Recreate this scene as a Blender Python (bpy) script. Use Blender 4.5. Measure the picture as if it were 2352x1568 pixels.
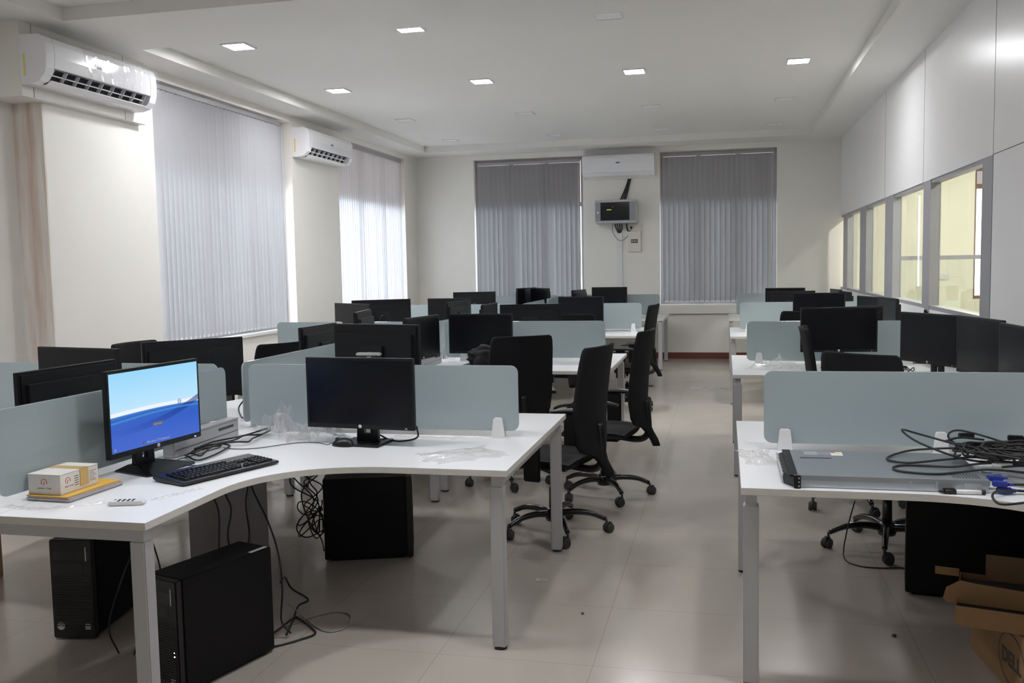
import bpy, bmesh, math, random
from mathutils import Vector, Matrix, noise
random.seed(7)
for o in list(bpy.data.objects): bpy.data.objects.remove(o, do_unlink=True)
S = bpy.context.scene
COL = S.collection
PI = math.pi
R = math.radians

# ------------------------------------------------------------------ camera
cam_d = bpy.data.cameras.new('camera'); cam = bpy.data.objects.new('camera', cam_d); COL.objects.link(cam)
cam_d.sensor_width = 36.0; cam_d.lens = 2130 / 2352 * 36; cam_d.clip_start = 0.05; cam_d.clip_end = 200
yaw, pit, rol = .22630384, .08118892, -.01858483
fw = Vector((-math.sin(yaw)*math.cos(pit), math.cos(yaw)*math.cos(pit), -math.sin(pit)))
rt = Vector((math.cos(yaw), math.sin(yaw), 0)); up = rt.cross(fw)
r2 = math.cos(rol)*rt + math.sin(rol)*up; u2 = -math.sin(rol)*rt + math.cos(rol)*up
cam.matrix_world = Matrix(((r2.x, u2.x, -fw.x, 0), (r2.y, u2.y, -fw.y, 0), (r2.z, u2.z, -fw.z, 1.55), (0, 0, 0, 1)))
S.camera = cam

# ------------------------------------------------------------------ world and exposure
W = bpy.data.worlds.new('sky'); S.world = W; W.use_nodes = True
wb = W.node_tree.nodes['Background']; wb.inputs[0].default_value = (.92, .96, 1.0, 1); wb.inputs[1].default_value = 4.2
S.view_settings.view_transform = 'Standard'; S.view_settings.look = 'None'
S.view_settings.exposure = 0.42; S.view_settings.gamma = 1.0; S.view_settings.use_curve_mapping = False
LAMP_STRENGTH = 172.0
NEXT_ROOM_STRENGTH = 620.0
LIT = [(-4.14, 7.55), (-2.52, 7.40), (-4.14, 9.7), (-2.51, 9.7), (-.90, 9.7), (.705, 9.7)]
UNLIT = [(-.90, 7.5), (-4.14, 11.9), (-2.51, 11.9), (-.90, 11.9), (.705, 11.9), (-4.14, 14.0), (-2.51, 14.0), (-.90, 14.0), (.705, 14.0)]
NEAR = [(x, y) for y in (3.0,) for x in (-4.14, -2.51, -.90, .705)]

# ------------------------------------------------------------------ materials
def pr(name, col, rough=.5, metal=0, spec=.5, coat=0, bump=0, bscale=60, var=0, vscale=6, trans=0, sheen=0):
    m = bpy.data.materials.new(name); m.use_nodes = True; nt = m.node_tree; b = nt.nodes['Principled BSDF']
    b.inputs['Base Color'].default_value = (*col, 1); b.inputs['Roughness'].default_value = rough
    b.inputs['Metallic'].default_value = metal; b.inputs['Specular IOR Level'].default_value = spec
    b.inputs['Coat Weight'].default_value = coat
    tc = nt.nodes.new('ShaderNodeTexCoord')
    n = nt.nodes.new('ShaderNodeTexNoise'); n.inputs['Scale'].default_value = vscale; n.inputs['Detail'].default_value = 5
    nt.links.new(tc.outputs['Object'], n.inputs['Vector'])
    mx = nt.nodes.new('ShaderNodeMix'); mx.data_type = 'RGBA'
    k = max(var, .02)
    mx.inputs[6].default_value = (*[c*(1-k) for c in col], 1); mx.inputs[7].default_value = (*[min(1, c*(1+k)) for c in col], 1)
    nt.links.new(n.outputs['Fac'], mx.inputs[0]); nt.links.new(mx.outputs[2], b.inputs['Base Color'])
    if bump:
        n2 = nt.nodes.new('ShaderNodeTexNoise'); n2.inputs['Scale'].default_value = bscale; n2.inputs['Detail'].default_value = 4
        nt.links.new(tc.outputs['Object'], n2.inputs['Vector'])
        bp = nt.nodes.new('ShaderNodeBump'); bp.inputs['Strength'].default_value = bump; bp.inputs['Distance'].default_value = .005
        nt.links.new(n2.outputs['Fac'], bp.inputs['Height']); nt.links.new(bp.outputs[0], b.inputs['Normal'])
    return m
def emi(name, col, s):
    m = bpy.data.materials.new(name); m.use_nodes = True; nt = m.node_tree; nt.nodes.clear()
    e = nt.nodes.new('ShaderNodeEmission'); e.inputs[0].default_value = (*col, 1); e.inputs[1].default_value = s
    o = nt.nodes.new('ShaderNodeOutputMaterial'); nt.links.new(e.outputs[0], o.inputs[0]); return m
def clear(name, tint, fac, rough=.02, fres=True, haze=0):
    m = bpy.data.materials.new(name); m.use_nodes = True; nt = m.node_tree; nt.nodes.clear()
    t = nt.nodes.new('ShaderNodeBsdfTransparent'); t.inputs[0].default_value = (*tint, 1)
    g = nt.nodes.new('ShaderNodeBsdfGlossy'); g.inputs['Roughness'].default_value = rough
    mx = nt.nodes.new('ShaderNodeMixShader'); o = nt.nodes.new('ShaderNodeOutputMaterial')
    if fres:
        l = nt.nodes.new('ShaderNodeLayerWeight'); l.inputs[0].default_value = .5
        p = nt.nodes.new('ShaderNodeMath'); p.operation = 'POWER'; p.inputs[1].default_value = 4; nt.links.new(l.outputs['Facing'], p.inputs[0])
        k = nt.nodes.new('ShaderNodeMath'); k.operation = 'MULTIPLY_ADD'; k.inputs[1].default_value = .6; k.inputs[2].default_value = fac; nt.links.new(p.outputs[0], k.inputs[0])
        nt.links.new(k.outputs[0], mx.inputs[0])
    else: mx.inputs[0].default_value = fac
    nt.links.new(t.outputs[0], mx.inputs[1]); nt.links.new(g.outputs[0], mx.inputs[2]); nt.links.new(mx.outputs[0], o.inputs[0])
    if haze:
        d = nt.nodes.new('ShaderNodeBsdfDiffuse'); d.inputs[0].default_value = (.85, .85, .86, 1); w = nt.nodes.new('ShaderNodeBsdfTranslucent'); w.inputs[0].default_value = (.85, .85, .86, 1)
        h = nt.nodes.new('ShaderNodeMixShader'); nt.links.new(d.outputs[0], h.inputs[1]); nt.links.new(w.outputs[0], h.inputs[2])
        f = nt.nodes.new('ShaderNodeMixShader'); f.inputs[0].default_value = haze; nt.links.new(mx.outputs[0], f.inputs[1]); nt.links.new(h.outputs[0], f.inputs[2]); nt.links.new(f.outputs[0], o.inputs[0])
    return m
def fabric(name, col, transl, opaq):
    m = bpy.data.materials.new(name); m.use_nodes = True; nt = m.node_tree; nt.nodes.clear()
    d = nt.nodes.new('ShaderNodeBsdfDiffuse'); d.inputs[0].default_value = (*col, 1)
    t = nt.nodes.new('ShaderNodeBsdfTranslucent'); t.inputs[0].default_value = (*transl, 1)
    tr = nt.nodes.new('ShaderNodeBsdfTransparent')
    w = nt.nodes.new('ShaderNodeTexNoise'); w.inputs['Scale'].default_value = 120
    a = nt.nodes.new('ShaderNodeAddShader'); mx = nt.nodes.new('ShaderNodeMixShader'); mx.inputs[0].default_value = opaq
    o = nt.nodes.new('ShaderNodeOutputMaterial')
    nt.links.new(d.outputs[0], a.inputs[0]); nt.links.new(t.outputs[0], a.inputs[1])
    nt.links.new(tr.outputs[0], mx.inputs[1]); nt.links.new(a.outputs[0], mx.inputs[2]); nt.links.new(mx.outputs[0], o.inputs[0])
    return m

M = {}
M['wall'] = pr('painted_wall', (.81, .79, .75), .55, bump=.08, bscale=90, var=.03, vscale=2)
M['ceiling'] = pr('ceiling_paint', (.80, .785, .755), .55, var=.02, vscale=1.5)
M['panel'] = pr('laminate_partition', (.88, .87, .87), .30, bump=.05, bscale=14, var=.03, vscale=3)
M['seam'] = pr('panel_seam', (.10, .10, .10), .6)
M['base'] = pr('brown_skirting', (.16, .05, .035), .35)
M['alu'] = pr('grey_aluminium', (.36, .36, .385), .42, metal=.15)
M['cream'] = pr('cream_wall', (.88, .86, .73), .6, var=.02)
M['wood'] = pr('brown_window_wood', (.20, .105, .065), .5, var=.25, vscale=12)
M['pale_wood'] = pr('pale_wood', (.46, .30, .16), .5, var=.2, vscale=14)
M['desk'] = pr('white_laminate', (.80, .81, .83), .30, var=.035, vscale=5, bump=.03, bscale=40)
M['edge'] = pr('desk_edge_band', (.68, .665, .61), .45, var=.06, vscale=30)
M['leg'] = pr('silver_powder_coat', (.50, .50, .51), .45, metal=.25)
M['raceway'] = pr('aluminium_raceway', (.50, .51, .52), .38, metal=.35)
M['pillar'] = pr('cable_riser_grey', (.34, .335, .34), .5)
M['white_pl'] = pr('white_plastic', (.74, .74, .75), .35)
M['ac'] = pr('glossy_white_plastic', (.83, .83, .86), .16, coat=.3)
M['black'] = pr('black_plastic', (.006, .006, .0075), .36, bump=.05, bscale=300)
M['black2'] = pr('satin_black', (.007, .0075, .009), .42, spec=.35)
M['scr'] = pr('dark_screen', (.004, .0045, .007), .26, spec=.28)
M['steel_blk'] = pr('black_painted_steel', (.003, .003, .0033), .5, spec=.22, bump=.08, bscale=400)
M['gloss_blk'] = pr('gloss_black_metal', (.006, .006, .007), .25, coat=.15)
M['chairf'] = pr('chair_fabric', (.0055, .006, .0075), .85, spec=.3, bump=.3, bscale=500)
M['cable'] = pr('black_cable', (.010, .010, .011), .45)
M['greycable'] = pr('grey_cable', (.30, .31, .31), .5)
M['caster'] = pr('caster_nylon', (.028, .028, .030), .5)
M['chrome'] = pr('chrome', (.55, .55, .56), .2, metal=1)
M['server'] = pr('galvanised_steel', (.40, .44, .47), .36, metal=.7, var=.06, vscale=9)
M['server_s'] = pr('galvanised_side', (.56, .60, .64), .38, metal=.55, var=.04)
M['card'] = pr('cardboard', (.30, .175, .08), .75, var=.08, vscale=8, bump=.1)
M['card_in'] = pr('cardboard_inside', (.22, .14, .075), .8)
M['whitebox'] = pr('white_carton', (.74, .72, .68), .55)
M['tape'] = pr('brown_tape', (.60, .42, .17), .3)
M['envelope'] = pr('yellow_envelope', (.72, .43, .075), .6)
M['bubble'] = pr('grey_bubble_wrap', (.45, .42, .42), .5, bump=.4, bscale=120)
M['red'] = pr('red_ink', (.6, .06, .05), .5)
M['ink'] = pr('dark_ink', (.05, .05, .055), .5)
M['blue'] = pr('blue_connector', (.03, .05, .34), .4)
M['blueink'] = pr('blue_print', (.08, .12, .40), .4)
M['yellow'] = pr('yellow_sticker', (.75, .68, .25), .5)
M['green'] = pr('green_plastic', (.03, .35, .18), .4)
M['silver_st'] = pr('silver_sticker', (.62, .65, .70), .25, metal=.3)
M['white'] = pr('white_print', (.8, .8, .8), .5)
M['darkin'] = pr('dark_interior', (.02, .022, .025), .6)
M['rackgrey'] = pr('rack_grey', (.42, .43, .44), .4)
M['rackblue'] = pr('rack_bluegrey', (.27, .28, .33), .4)
M['rackglass'] = pr('smoked_glass', (.008, .009, .012), .1, coat=.3)
M['socket'] = pr('ivory_plastic', (.72, .68, .62), .4)
M['cloth'] = pr('dark_bag_cloth', (.016, .014, .016), .9, bump=.4, bscale=60, var=.4, vscale=10)
M['led'] = emi('blue_led', (.35, .35, 1.0), 6)
M['ledg'] = emi('green_led', (.5, .8, .2), .35)
M['ledr'] = emi('red_led', (.9, .1, .05), 1.5)
M['lamp'] = emi('lamp_diffuser', (.97, .975, 1.0), LAMP_STRENGTH)
M['fill_lampn'] = emi('fill_lamp_next_room', (1.0, .97, .85), NEXT_ROOM_STRENGTH)  # emission of the fill lights added beyond the glass
M['lampoff'] = pr('lamp_diffuser_off', (.86, .86, .85), .4)
M['glass'] = clear('window_glass', (.95, .97, .97), .03)
M['pglass'] = clear('partition_glass', (.95, .97, .96), .02)
M['tglass'] = clear('tinted_transom_glass', (.42, .38, .36), .03)
M['plastic'] = clear('clear_plastic', (.985, .985, .99), .14, .10, haze=.10)
M['film'] = clear('plastic_film', (.97, .965, .95), .08, .22, haze=.22)
M['slat'] = fabric('grey_blind_fabric', (.47, .475, .50), (.045, .046, .050), .995)
M['slat2'] = fabric('sheer_blind_fabric', (.50, .50, .52), (.27, .27, .29), .93)
M['slat3'] = fabric('dense_blind_fabric', (.38, .38, .40), (.012, .012, .013), .998)

def floor_mat():
    m = pr('vitrified_tiles', (.455, .41, .365), .16, spec=.5, coat=.15, var=.05, vscale=3); nt = m.node_tree; b = nt.nodes['Principled BSDF']
    tc = nt.nodes['Texture Coordinate']; sep = nt.nodes.new('ShaderNodeSeparateXYZ'); nt.links.new(tc.outputs['Object'], sep.inputs[0])
    ds = []
    for ax, off in ((0, -.50), (1, 4.08)):
        s = nt.nodes.new('ShaderNodeMath'); s.operation = 'SUBTRACT'; s.inputs[1].default_value = off - 62.5
        nt.links.new(sep.outputs[ax], s.inputs[0])
        mo = nt.nodes.new('ShaderNodeMath'); mo.operation = 'MODULO'; mo.inputs[1].default_value = .625; nt.links.new(s.outputs[0], mo.inputs[0])
        lt = nt.nodes.new('ShaderNodeMath'); lt.operation = 'LESS_THAN'; lt.inputs[1].default_value = .0028; nt.links.new(mo.outputs[0], lt.inputs[0]); ds.append(lt)
    mxx = nt.nodes.new('ShaderNodeMath'); mxx.operation = 'MAXIMUM'; nt.links.new(ds[0].outputs[0], mxx.inputs[0]); nt.links.new(ds[1].outputs[0], mxx.inputs[1])
    old = b.inputs['Base Color'].links[0].from_socket
    mx = nt.nodes.new('ShaderNodeMix'); mx.data_type = 'RGBA'; mx.inputs[7].default_value = (.33, .29, .25, 1)
    nt.links.new(mxx.outputs[0], mx.inputs[0]); nt.links.new(old, mx.inputs[6]); nt.links.new(mx.outputs[2], b.inputs['Base Color'])
    n = nt.nodes.new('ShaderNodeTexNoise'); n.inputs['Scale'].default_value = 2.2; n.inputs['Detail'].default_value = 6; nt.links.new(tc.outputs['Object'], n.inputs['Vector'])
    mr = nt.nodes.new('ShaderNodeMapRange'); mr.inputs[3].default_value = .13; mr.inputs[4].default_value = .30
    nt.links.new(n.outputs['Fac'], mr.inputs[0]); nt.links.new(mr.outputs[0], b.inputs['Roughness'])
    return m
M['floor'] = floor_mat()

def stained_wall():
    m = pr('stained_pier_paint', (.80, .78, .735), .55, var=.03, vscale=2); nt = m.node_tree; b = nt.nodes['Principled BSDF']
    tc = nt.nodes['Texture Coordinate']; mp = nt.nodes.new('ShaderNodeMapping'); mp.inputs['Scale'].default_value = (9, 3, .7)
    nt.links.new(tc.outputs['Object'], mp.inputs[0]); n = nt.nodes.new('ShaderNodeTexNoise'); n.inputs['Scale'].default_value = 1.3; n.inputs['Detail'].default_value = 6
    nt.links.new(mp.outputs[0], n.inputs['Vector'])
    r = nt.nodes.new('ShaderNodeMapRange'); r.inputs[1].default_value = .42; r.inputs[2].default_value = .75; r.inputs[4].default_value = .75
    nt.links.new(n.outputs['Fac'], r.inputs[0]); old = b.inputs['Base Color'].links[0].from_socket
    mx = nt.nodes.new('ShaderNodeMix'); mx.data_type = 'RGBA'; mx.inputs[7].default_value = (.50, .30, .20, 1)
    nt.links.new(r.outputs[0], mx.inputs[0]); nt.links.new(old, mx.inputs[6]); nt.links.new(mx.outputs[2], b.inputs['Base Color']); return m
M['stain'] = stained_wall()

def privacy_glass():
    m = bpy.data.materials.new('back_painted_glass'); m.use_nodes = True; nt = m.node_tree; b = nt.nodes['Principled BSDF']
    b.inputs['Base Color'].default_value = (.45, .515, .53, 1); b.inputs['Roughness'].default_value = .12; b.inputs['Coat Weight'].default_value = .3
    t = nt.nodes.new('ShaderNodeBsdfTranslucent'); t.inputs[0].default_value = (.58, .66, .68, 1)
    n = nt.nodes.new('ShaderNodeTexNoise'); n.inputs['Scale'].default_value = 300
    mx = nt.nodes.new('ShaderNodeMixShader'); mx.inputs[0].default_value = .35
    nt.links.new(b.outputs[0], mx.inputs[1]); nt.links.new(t.outputs[0], mx.inputs[2]); nt.links.new(mx.outputs[0], nt.nodes['Material Output'].inputs[0]); return m
M['screen'] = privacy_glass()

def login_screen():
    m = bpy.data.materials.new('lit_login_screen'); m.use_nodes = True; nt = m.node_tree; nt.nodes.clear(); N = nt.nodes.new; L = nt.links.new
    tc = N('ShaderNodeTexCoord'); sp = N('ShaderNodeSeparateXYZ'); L(tc.outputs['Generated'], sp.inputs[0])
    u, v = sp.outputs[0], sp.outputs[2]
    def mth(op, a, b=None, c=None):
        x = N('ShaderNodeMath'); x.operation = op
        for i, q in enumerate((a, b, c)):
            if q is None: continue
            if isinstance(q, (int, float)): x.inputs[i].default_value = q
            else: L(q, x.inputs[i])
        return x.outputs[0]
    def ramp(val, *st):
        r = N('ShaderNodeValToRGB'); e = r.color_ramp.elements
        e[0].position, e[0].color = st[0][0], (*st[0][1], 1); e[1].position, e[1].color = st[-1][0], (*st[-1][1], 1)
        for p, c in st[1:-1]: q = e.new(p); q.color = (*c, 1)
        L(val, r.inputs[0]); return r.outputs[0]
    def mix(f, a, b):
        x = N('ShaderNodeMix'); x.data_type = 'RGBA'; L(f, x.inputs[0]); L(a, x.inputs[6]); L(b, x.inputs[7]); return x.outputs[2]
    curve = mth('MULTIPLY', mth('SINE', mth('MULTIPLY', u, 3.1)), .02)
    vv = mth('SUBTRACT', v, curve)
    main = ramp(vv, (0.0, (.055, .13, .56)), (.16, (.045, .12, .55)), (.30, (.035, .11, .52)), (.42, (.03, .13, .50)), (.447, (.06, .22, .62)), (.452, (.80, .85, .95)), (.497, (.80, .85, .95)), (.502, (.50, .74, .92)), (.60, (.44, .72, .92)), (1.0, (.30, .64, .90)))
    # the dark wave
    c1 = mth('ADD', .20, mth('MULTIPLY', mth('POWER', u, 2.2), .27)); d1 = mth('SUBTRACT', v, c1)
    w1 = mth('LESS_THAN', mth('ABSOLUTE', mth('ADD', d1, -.035)), .04)
    f1 = mth('MULTIPLY', w1, mth('MINIMUM', mth('MULTIPLY', u, .8), .75))
    dark = N('ShaderNodeRGB'); dark.outputs[0].default_value = (.012, .035, .25, 1)
    c = mix(f1, main, dark.outputs[0])
    c2 = mth('ADD', .37, mth('MULTIPLY', mth('SINE', mth('MULTIPLY', u, 2.4)), .05)); w2 = mth('MULTIPLY', mth('LESS_THAN', mth('ABSOLUTE', mth('SUBTRACT', v, c2)), .012), .5)
    lt = N('ShaderNodeRGB'); lt.outputs[0].default_value = (.10, .30, .70, 1)
    c = mix(w2, c, lt.outputs[0])
    e = N('ShaderNodeEmission'); L(c, e.inputs[0]); e.inputs[1].default_value = .80
    g = N('ShaderNodeBsdfGlossy'); g.inputs['Roughness'].default_value = .3; g.inputs[0].default_value = (.03, .03, .03, 1)
    a = N('ShaderNodeAddShader'); L(e.outputs[0], a.inputs[0]); L(g.outputs[0], a.inputs[1])
    o = N('ShaderNodeOutputMaterial'); L(a.outputs[0], o.inputs[0]); return m
M['login'] = login_screen()

# ------------------------------------------------------------------ mesh helpers
def catmull(pts, n=6):
    P = [Vector(p) for p in pts]
    if len(P) < 3: return P
    P = [2*P[0]-P[1]] + P + [2*P[-1]-P[-2]]; out = []
    for i in range(1, len(P)-2):
        p0, p1, p2, p3 = P[i-1:i+3]
        for k in range(n):
            t = k/n
            out.append(.5*((2*p1)+(-p0+p2)*t+(2*p0-5*p1+4*p2-p3)*t*t+(-p0+3*p1-3*p2+p3)*t**3))
    out.append(P[-2]); return out
class MB:
    def __init__(s): s.v = []; s.f = []; s.m = []; s.T = Matrix.Identity(4); s.sm = []
    def add(s, vs, fs, m=0, sm=False):
        k = len(s.v); s.v += [s.T @ Vector(p) for p in vs]; s.f += [[i+k for i in f] for f in fs]; s.m += [m]*len(fs); s.sm += [sm]*len(fs)
    def box(s, x0, x1, y0, y1, z0, z1, m=0):
        s.add([(x0,y0,z0),(x1,y0,z0),(x1,y1,z0),(x0,y1,z0),(x0,y0,z1),(x1,y0,z1),(x1,y1,z1),(x0,y1,z1)],
              [(0,3,2,1),(4,5,6,7),(0,1,5,4),(1,2,6,5),(2,3,7,6),(3,0,4,7)], m)
    def bbox(s, x0, x1, y0, y1, z0, z1, b=.003, m=0, seg=2):
        bm = bmesh.new(); bmesh.ops.create_cube(bm, size=1)
        for v in bm.verts: v.co = Vector(((x0+x1)/2+v.co.x*(x1-x0), (y0+y1)/2+v.co.y*(y1-y0), (z0+z1)/2+v.co.z*(z1-z0)))
        bmesh.ops.bevel(bm, geom=bm.edges[:], offset=b, segments=seg, affect='EDGES')
        s.bm(bm, m)
    def bm(s, bm, m=0, sm=False):
        bm.verts.index_update(); s.add([v.co.copy() for v in bm.verts], [[v.index for v in f.verts] for f in bm.faces], m, sm); bm.free()
    def prism(s, poly, a0, a1, ax=2, m=0, mside=None):
        n = len(poly)
        def q(p, a): return (p[0], p[1], a) if ax == 2 else ((a, p[0], p[1]) if ax == 0 else (p[0], a, p[1]))
        vs = [q(p, a0) for p in poly] + [q(p, a1) for p in poly]
        s.add(vs, [list(range(n))[::-1], list(range(n, 2*n))], m)
        k = len(s.v) - 2*n
        for i in range(n):
            j = (i+1) % n; s.f.append([k+i, k+j, k+n+j, k+n+i]); s.m.append(m if mside is None else mside); s.sm.append(False)
    def tube(s, pts, r, n=8, m=0, smooth=6, closed_ends=True):
        P = catmull(pts, smooth) if smooth else [Vector(p) for p in pts]
        rr = r if callable(r) else (lambda t: r)
        T = [(P[min(i+1, len(P)-1)]-P[max(i-1, 0)]).normalized() for i in range(len(P))]
        a = Vector((0,0,1)) if abs(T[0].z) < .9 else Vector((1,0,0)); U = (a - T[0]*a.dot(T[0])).normalized()
        vs = []; fs = []
        for i, p in enumerate(P):
            U = (U - T[i]*U.dot(T[i])).normalized(); V = T[i].cross(U)
            for k in range(n):
                c = 2*PI*k/n; vs.append(p + (U*math.cos(c)+V*math.sin(c))*rr(i/(len(P)-1)))
        for i in range(len(P)-1):
            for k in range(n): fs.append((i*n+k, i*n+(k+1)%n, (i+1)*n+(k+1)%n, (i+1)*n+k))
        s.add(vs, fs, m, True)
        if closed_ends:
            k0 = len(s.v)-len(vs); s.f += [[k0+i for i in range(n)][::-1], [k0+len(vs)-n+i for i in range(n)]]; s.m += [m, m]; s.sm += [False, False]
    def cyl(s, p0, p1, r0, r1=None, n=20, m=0):
        r1 = r0 if r1 is None else r1
        s.tube([p0, p1], lambda t: r0+(r1-r0)*t, n, m, 0)
    def lathe(s, prof, n=24, m=0, c=(0,0,0)):
        vs = []; fs = []
        for r, z in prof:
            for k in range(n): vs.append((c[0]+r*math.cos(2*PI*k/n), c[1]+r*math.sin(2*PI*k/n), c[2]+z))
        for i in range(len(prof)-1):
            for k in range(n): fs.append((i*n+k, i*n+(k+1)%n, (i+1)*n+(k+1)%n, (i+1)*n+k))
        s.add(vs, fs, m, True)
    def build(s, name, mats, parent=None, loc=(0,0,0), rot=(0,0,0), bevel=0):
        me = bpy.data.meshes.new(name); me.from_pydata([tuple(v) for v in s.v], [], s.f)
        for mt in (mats if isinstance(mats, (list, tuple)) else [mats]): me.materials.append(M[mt] if isinstance(mt, str) else mt)
        for p, mi, sm in zip(me.polygons, s.m, s.sm): p.material_index = mi; p.use_smooth = sm
        me.update(); o = bpy.data.objects.new(name, me); COL.objects.link(o); o.location = loc; o.rotation_euler = rot
        if parent: o.parent = parent
        if bevel:
            b = o.modifiers.new('bevel', 'BEVEL'); b.width = bevel; b.segments = 2; b.limit_method = 'ANGLE'; b.angle_limit = R(40)
        return o
def mb(fn):
    b = MB(); fn(b); return b
def text_mb(txt, size, depth=.0006, align='CENTER', bold=0.0, shear=0.0):
    """text as a mesh in the local XZ plane facing -Y, baseline at z=0"""
    c = bpy.data.curves.new('t', 'FONT'); c.body = txt; c.size = size; c.align_x = align; c.extrude = depth/2; c.offset = bold; c.shear = shear; c.resolution_u = 3
    o = bpy.data.objects.new('t', c); COL.objects.link(o); dg = bpy.context.evaluated_depsgraph_get(); me = bpy.data.meshes.new_from_object(o.evaluated_get(dg))
    b = MB(); rot = Matrix.Rotation(R(90), 4, 'X')
    b.add([rot @ v.co for v in me.vertices], [list(p.vertices) for p in me.polygons])
    bpy.data.objects.remove(o, do_unlink=True); bpy.data.meshes.remove(me); return b
def tag(o, label=None, cat=None, group=None, kind=None):
    if label: o['label'] = label
    if cat: o['category'] = cat
    if group: o['group'] = group
    if kind: o['kind'] = kind
    return o
def thing(name, label, cat, loc=(0,0,0), rz=0, group=None, rot=None):
    o = bpy.data.objects.new(name, None); o.empty_display_size = .1; COL.objects.link(o); o.location = loc
    o.rotation_euler = rot if rot else (0, 0, rz); return tag(o, label, cat, group)
def struct(b, name, mats, parent=None, bevel=0):
    o = b.build(name, mats, parent, bevel=bevel)
    if not parent: o['kind'] = 'structure'
    return o
def copy_tree(o, parent=None):
    c = o.copy(); COL.objects.link(c)
    if parent: c.parent = parent
    for ch in list(o.children): copy_tree(ch, c)
    return c

# ------------------------------------------------------------------ room shell
XL, XR, YB, YF = -5.13, 1.754, 15.25, -2.6
ZC, ZS = 3.51, 3.41
b = MB(); b.box(-5.9, 6.3, YF-.2, YB+.2, -.12, 0); struct(b, 'floor', 'floor')
W1 = (7.72, 10.53, .85, 3.33); W2 = (11.93, 14.62, .90, 3.33)
b = MB()
for (ya, yb, za, zb) in ((6.28, W1[0], 0, 3.6), (W1[1], W2[0], 0, 3.6), (W2[1], YB+.2, 0, 3.6), (W1[0], W1[1], 0, W1[2]), (W1[0], W1[1], W1[3], 3.6), (W2[0], W2[1], 0, W2[2]), (W2[0], W2[1], W2[3], 3.6)):
    b.box(-5.40, XL, ya, yb, za, zb)
b.box(-5.60, -5.38, YF-.2, 6.30, 0, 3.6)
struct(b, 'wall_left', 'wall')
b = MB(); b.box(-5.39, -5.115, 6.262, 6.279, 0, 2.87); b.box(-5.40, -5.115, 6.279, 7.23, 0, 3.42, 1)
struct(b, 'trim_1', ['stain', 'wall'])
B1 = (-4.12, -2.27, .88, 3.33); B2 = (-1.02, .80, .88, 3.33)
b = MB()
for (xa, xb, za, zb) in ((-5.4, B1[0], 0, 3.6), (B1[1], B2[0], 0, 3.6), (B2[1], XR+.1, 0, 3.6), (B1[0], B1[1], 0, B1[2]), (B1[0], B1[1], B1[3], 3.6), (B2[0], B2[1], 0, B2[2]), (B2[0], B2[1], B2[3], 3.6)):
    b.box(xa, xb, YB, YB+.23, za, zb)
struct(b, 'wall_back', 'wall')
b = MB(); b.box(-5.6, 6.3, YF-.2, YF, 0, 3.6); struct(b, 'wall_front', 'wall')
# ledge under the right back window, skirting
b = MB(); b.box(-1.3, .95, YB-.06, YB, .73, .87); struct(b, 'trim_2', 'wall', bevel=.006)
b = MB(); b.box(-5.12, XR, YB-.014, YB, 0, .10); struct(b, 'baseboard_back', 'base')
b = MB(); b.box(XL, XL+.014, 7.23, YB-.014, 0, .10); struct(b, 'baseboard_left', 'base')
b = MB(); b.box(XR-.014, XR, YF, YB-.014, 0, .10); struct(b, 'baseboard_right', 'base')
# right laminate partition: band above glass, dado below, solid panel near
b = MB()
ZG0, ZG1 = 1.10, 2.235
b.box(XR, XR+.09, YF, YB, ZG1, 3.6)
b.box(XR, XR+.09, 6.85, YB, 0, ZG0)
b.box(XR, XR+.09, YF, 6.85, 0, ZG1)
struct(b, 'wall_right', 'panel')
b = MB()
for y in (6.86, 9.12, 11.2, 4.6, 2.3): b.box(XR-.0015, XR, y-.002, y+.002, ZG1 if y > 6.9 else 0, ZS)
b.box(XR-.0015, XR, YF, 6.86, ZG1-.0025, ZG1+.0025)
struct(b, 'trim_3', 'seam')
b = MB()
for (y0, y1) in ((6.86, 7.13), (8.81, 9.11), (10.66, 11.17), (12.6, 13.15), (14.45, 14.95)):
    b.box(XR+.002, XR+.088, y0 if y0 < 7 else y0, y1, ZG0, ZG1)
b.box(XR+.01, XR+.088, 7.13, YB, ZG0, ZG0+.035); b.box(XR+.01, XR+.088, 7.13, YB, ZG1-.03, ZG1)
wf = struct(b, 'window_5', 'alu')
for (y0, y1) in ((7.13, 8.81), (9.11, 10.66), (11.17, 12.6), (13.15, 14.45)):
    q = MB(); q.box(XR+.070, XR+.076, y0, y1, ZG0+.03, ZG1-.02); q.build('glass_pane', 'pglass', wf)
# ceiling with recessed bays
b = MB()
b.box(-5.6, 6.3, YF-.2, YB+.2, ZC, ZC+.1)
b.box(-5.39, -4.757, YF, YB, ZS, ZC); b.box(1.25, XR+.09, YF, YB, ZS, ZC)
b.box(-4.757, 1.25, 14.6, YB, ZS, ZC); b.box(-4.757, 1.25, 6.10, 7.05, ZS, ZC); b.box(-4.757, 1.25, YF, YF+.6, ZS, ZC)
struct(b, 'ceiling', 'ceiling')
# next room seen through the glass
b = MB(); b.box(XR+.09, 3.66, YB, YB+.2, 0, 3.6); b.box(4.9, 6.3, YB, YB+.2, 0, 3.6); b.box(3.66, 4.9, YB, YB+.2, 0, .92); b.box(3.66, 4.9, YB, YB+.2, 2.9, 3.6)
b.box(6.1, 6.3, YF, YB, 0, 3.6)
struct(b, 'wall_next_room', 'cream')
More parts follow.
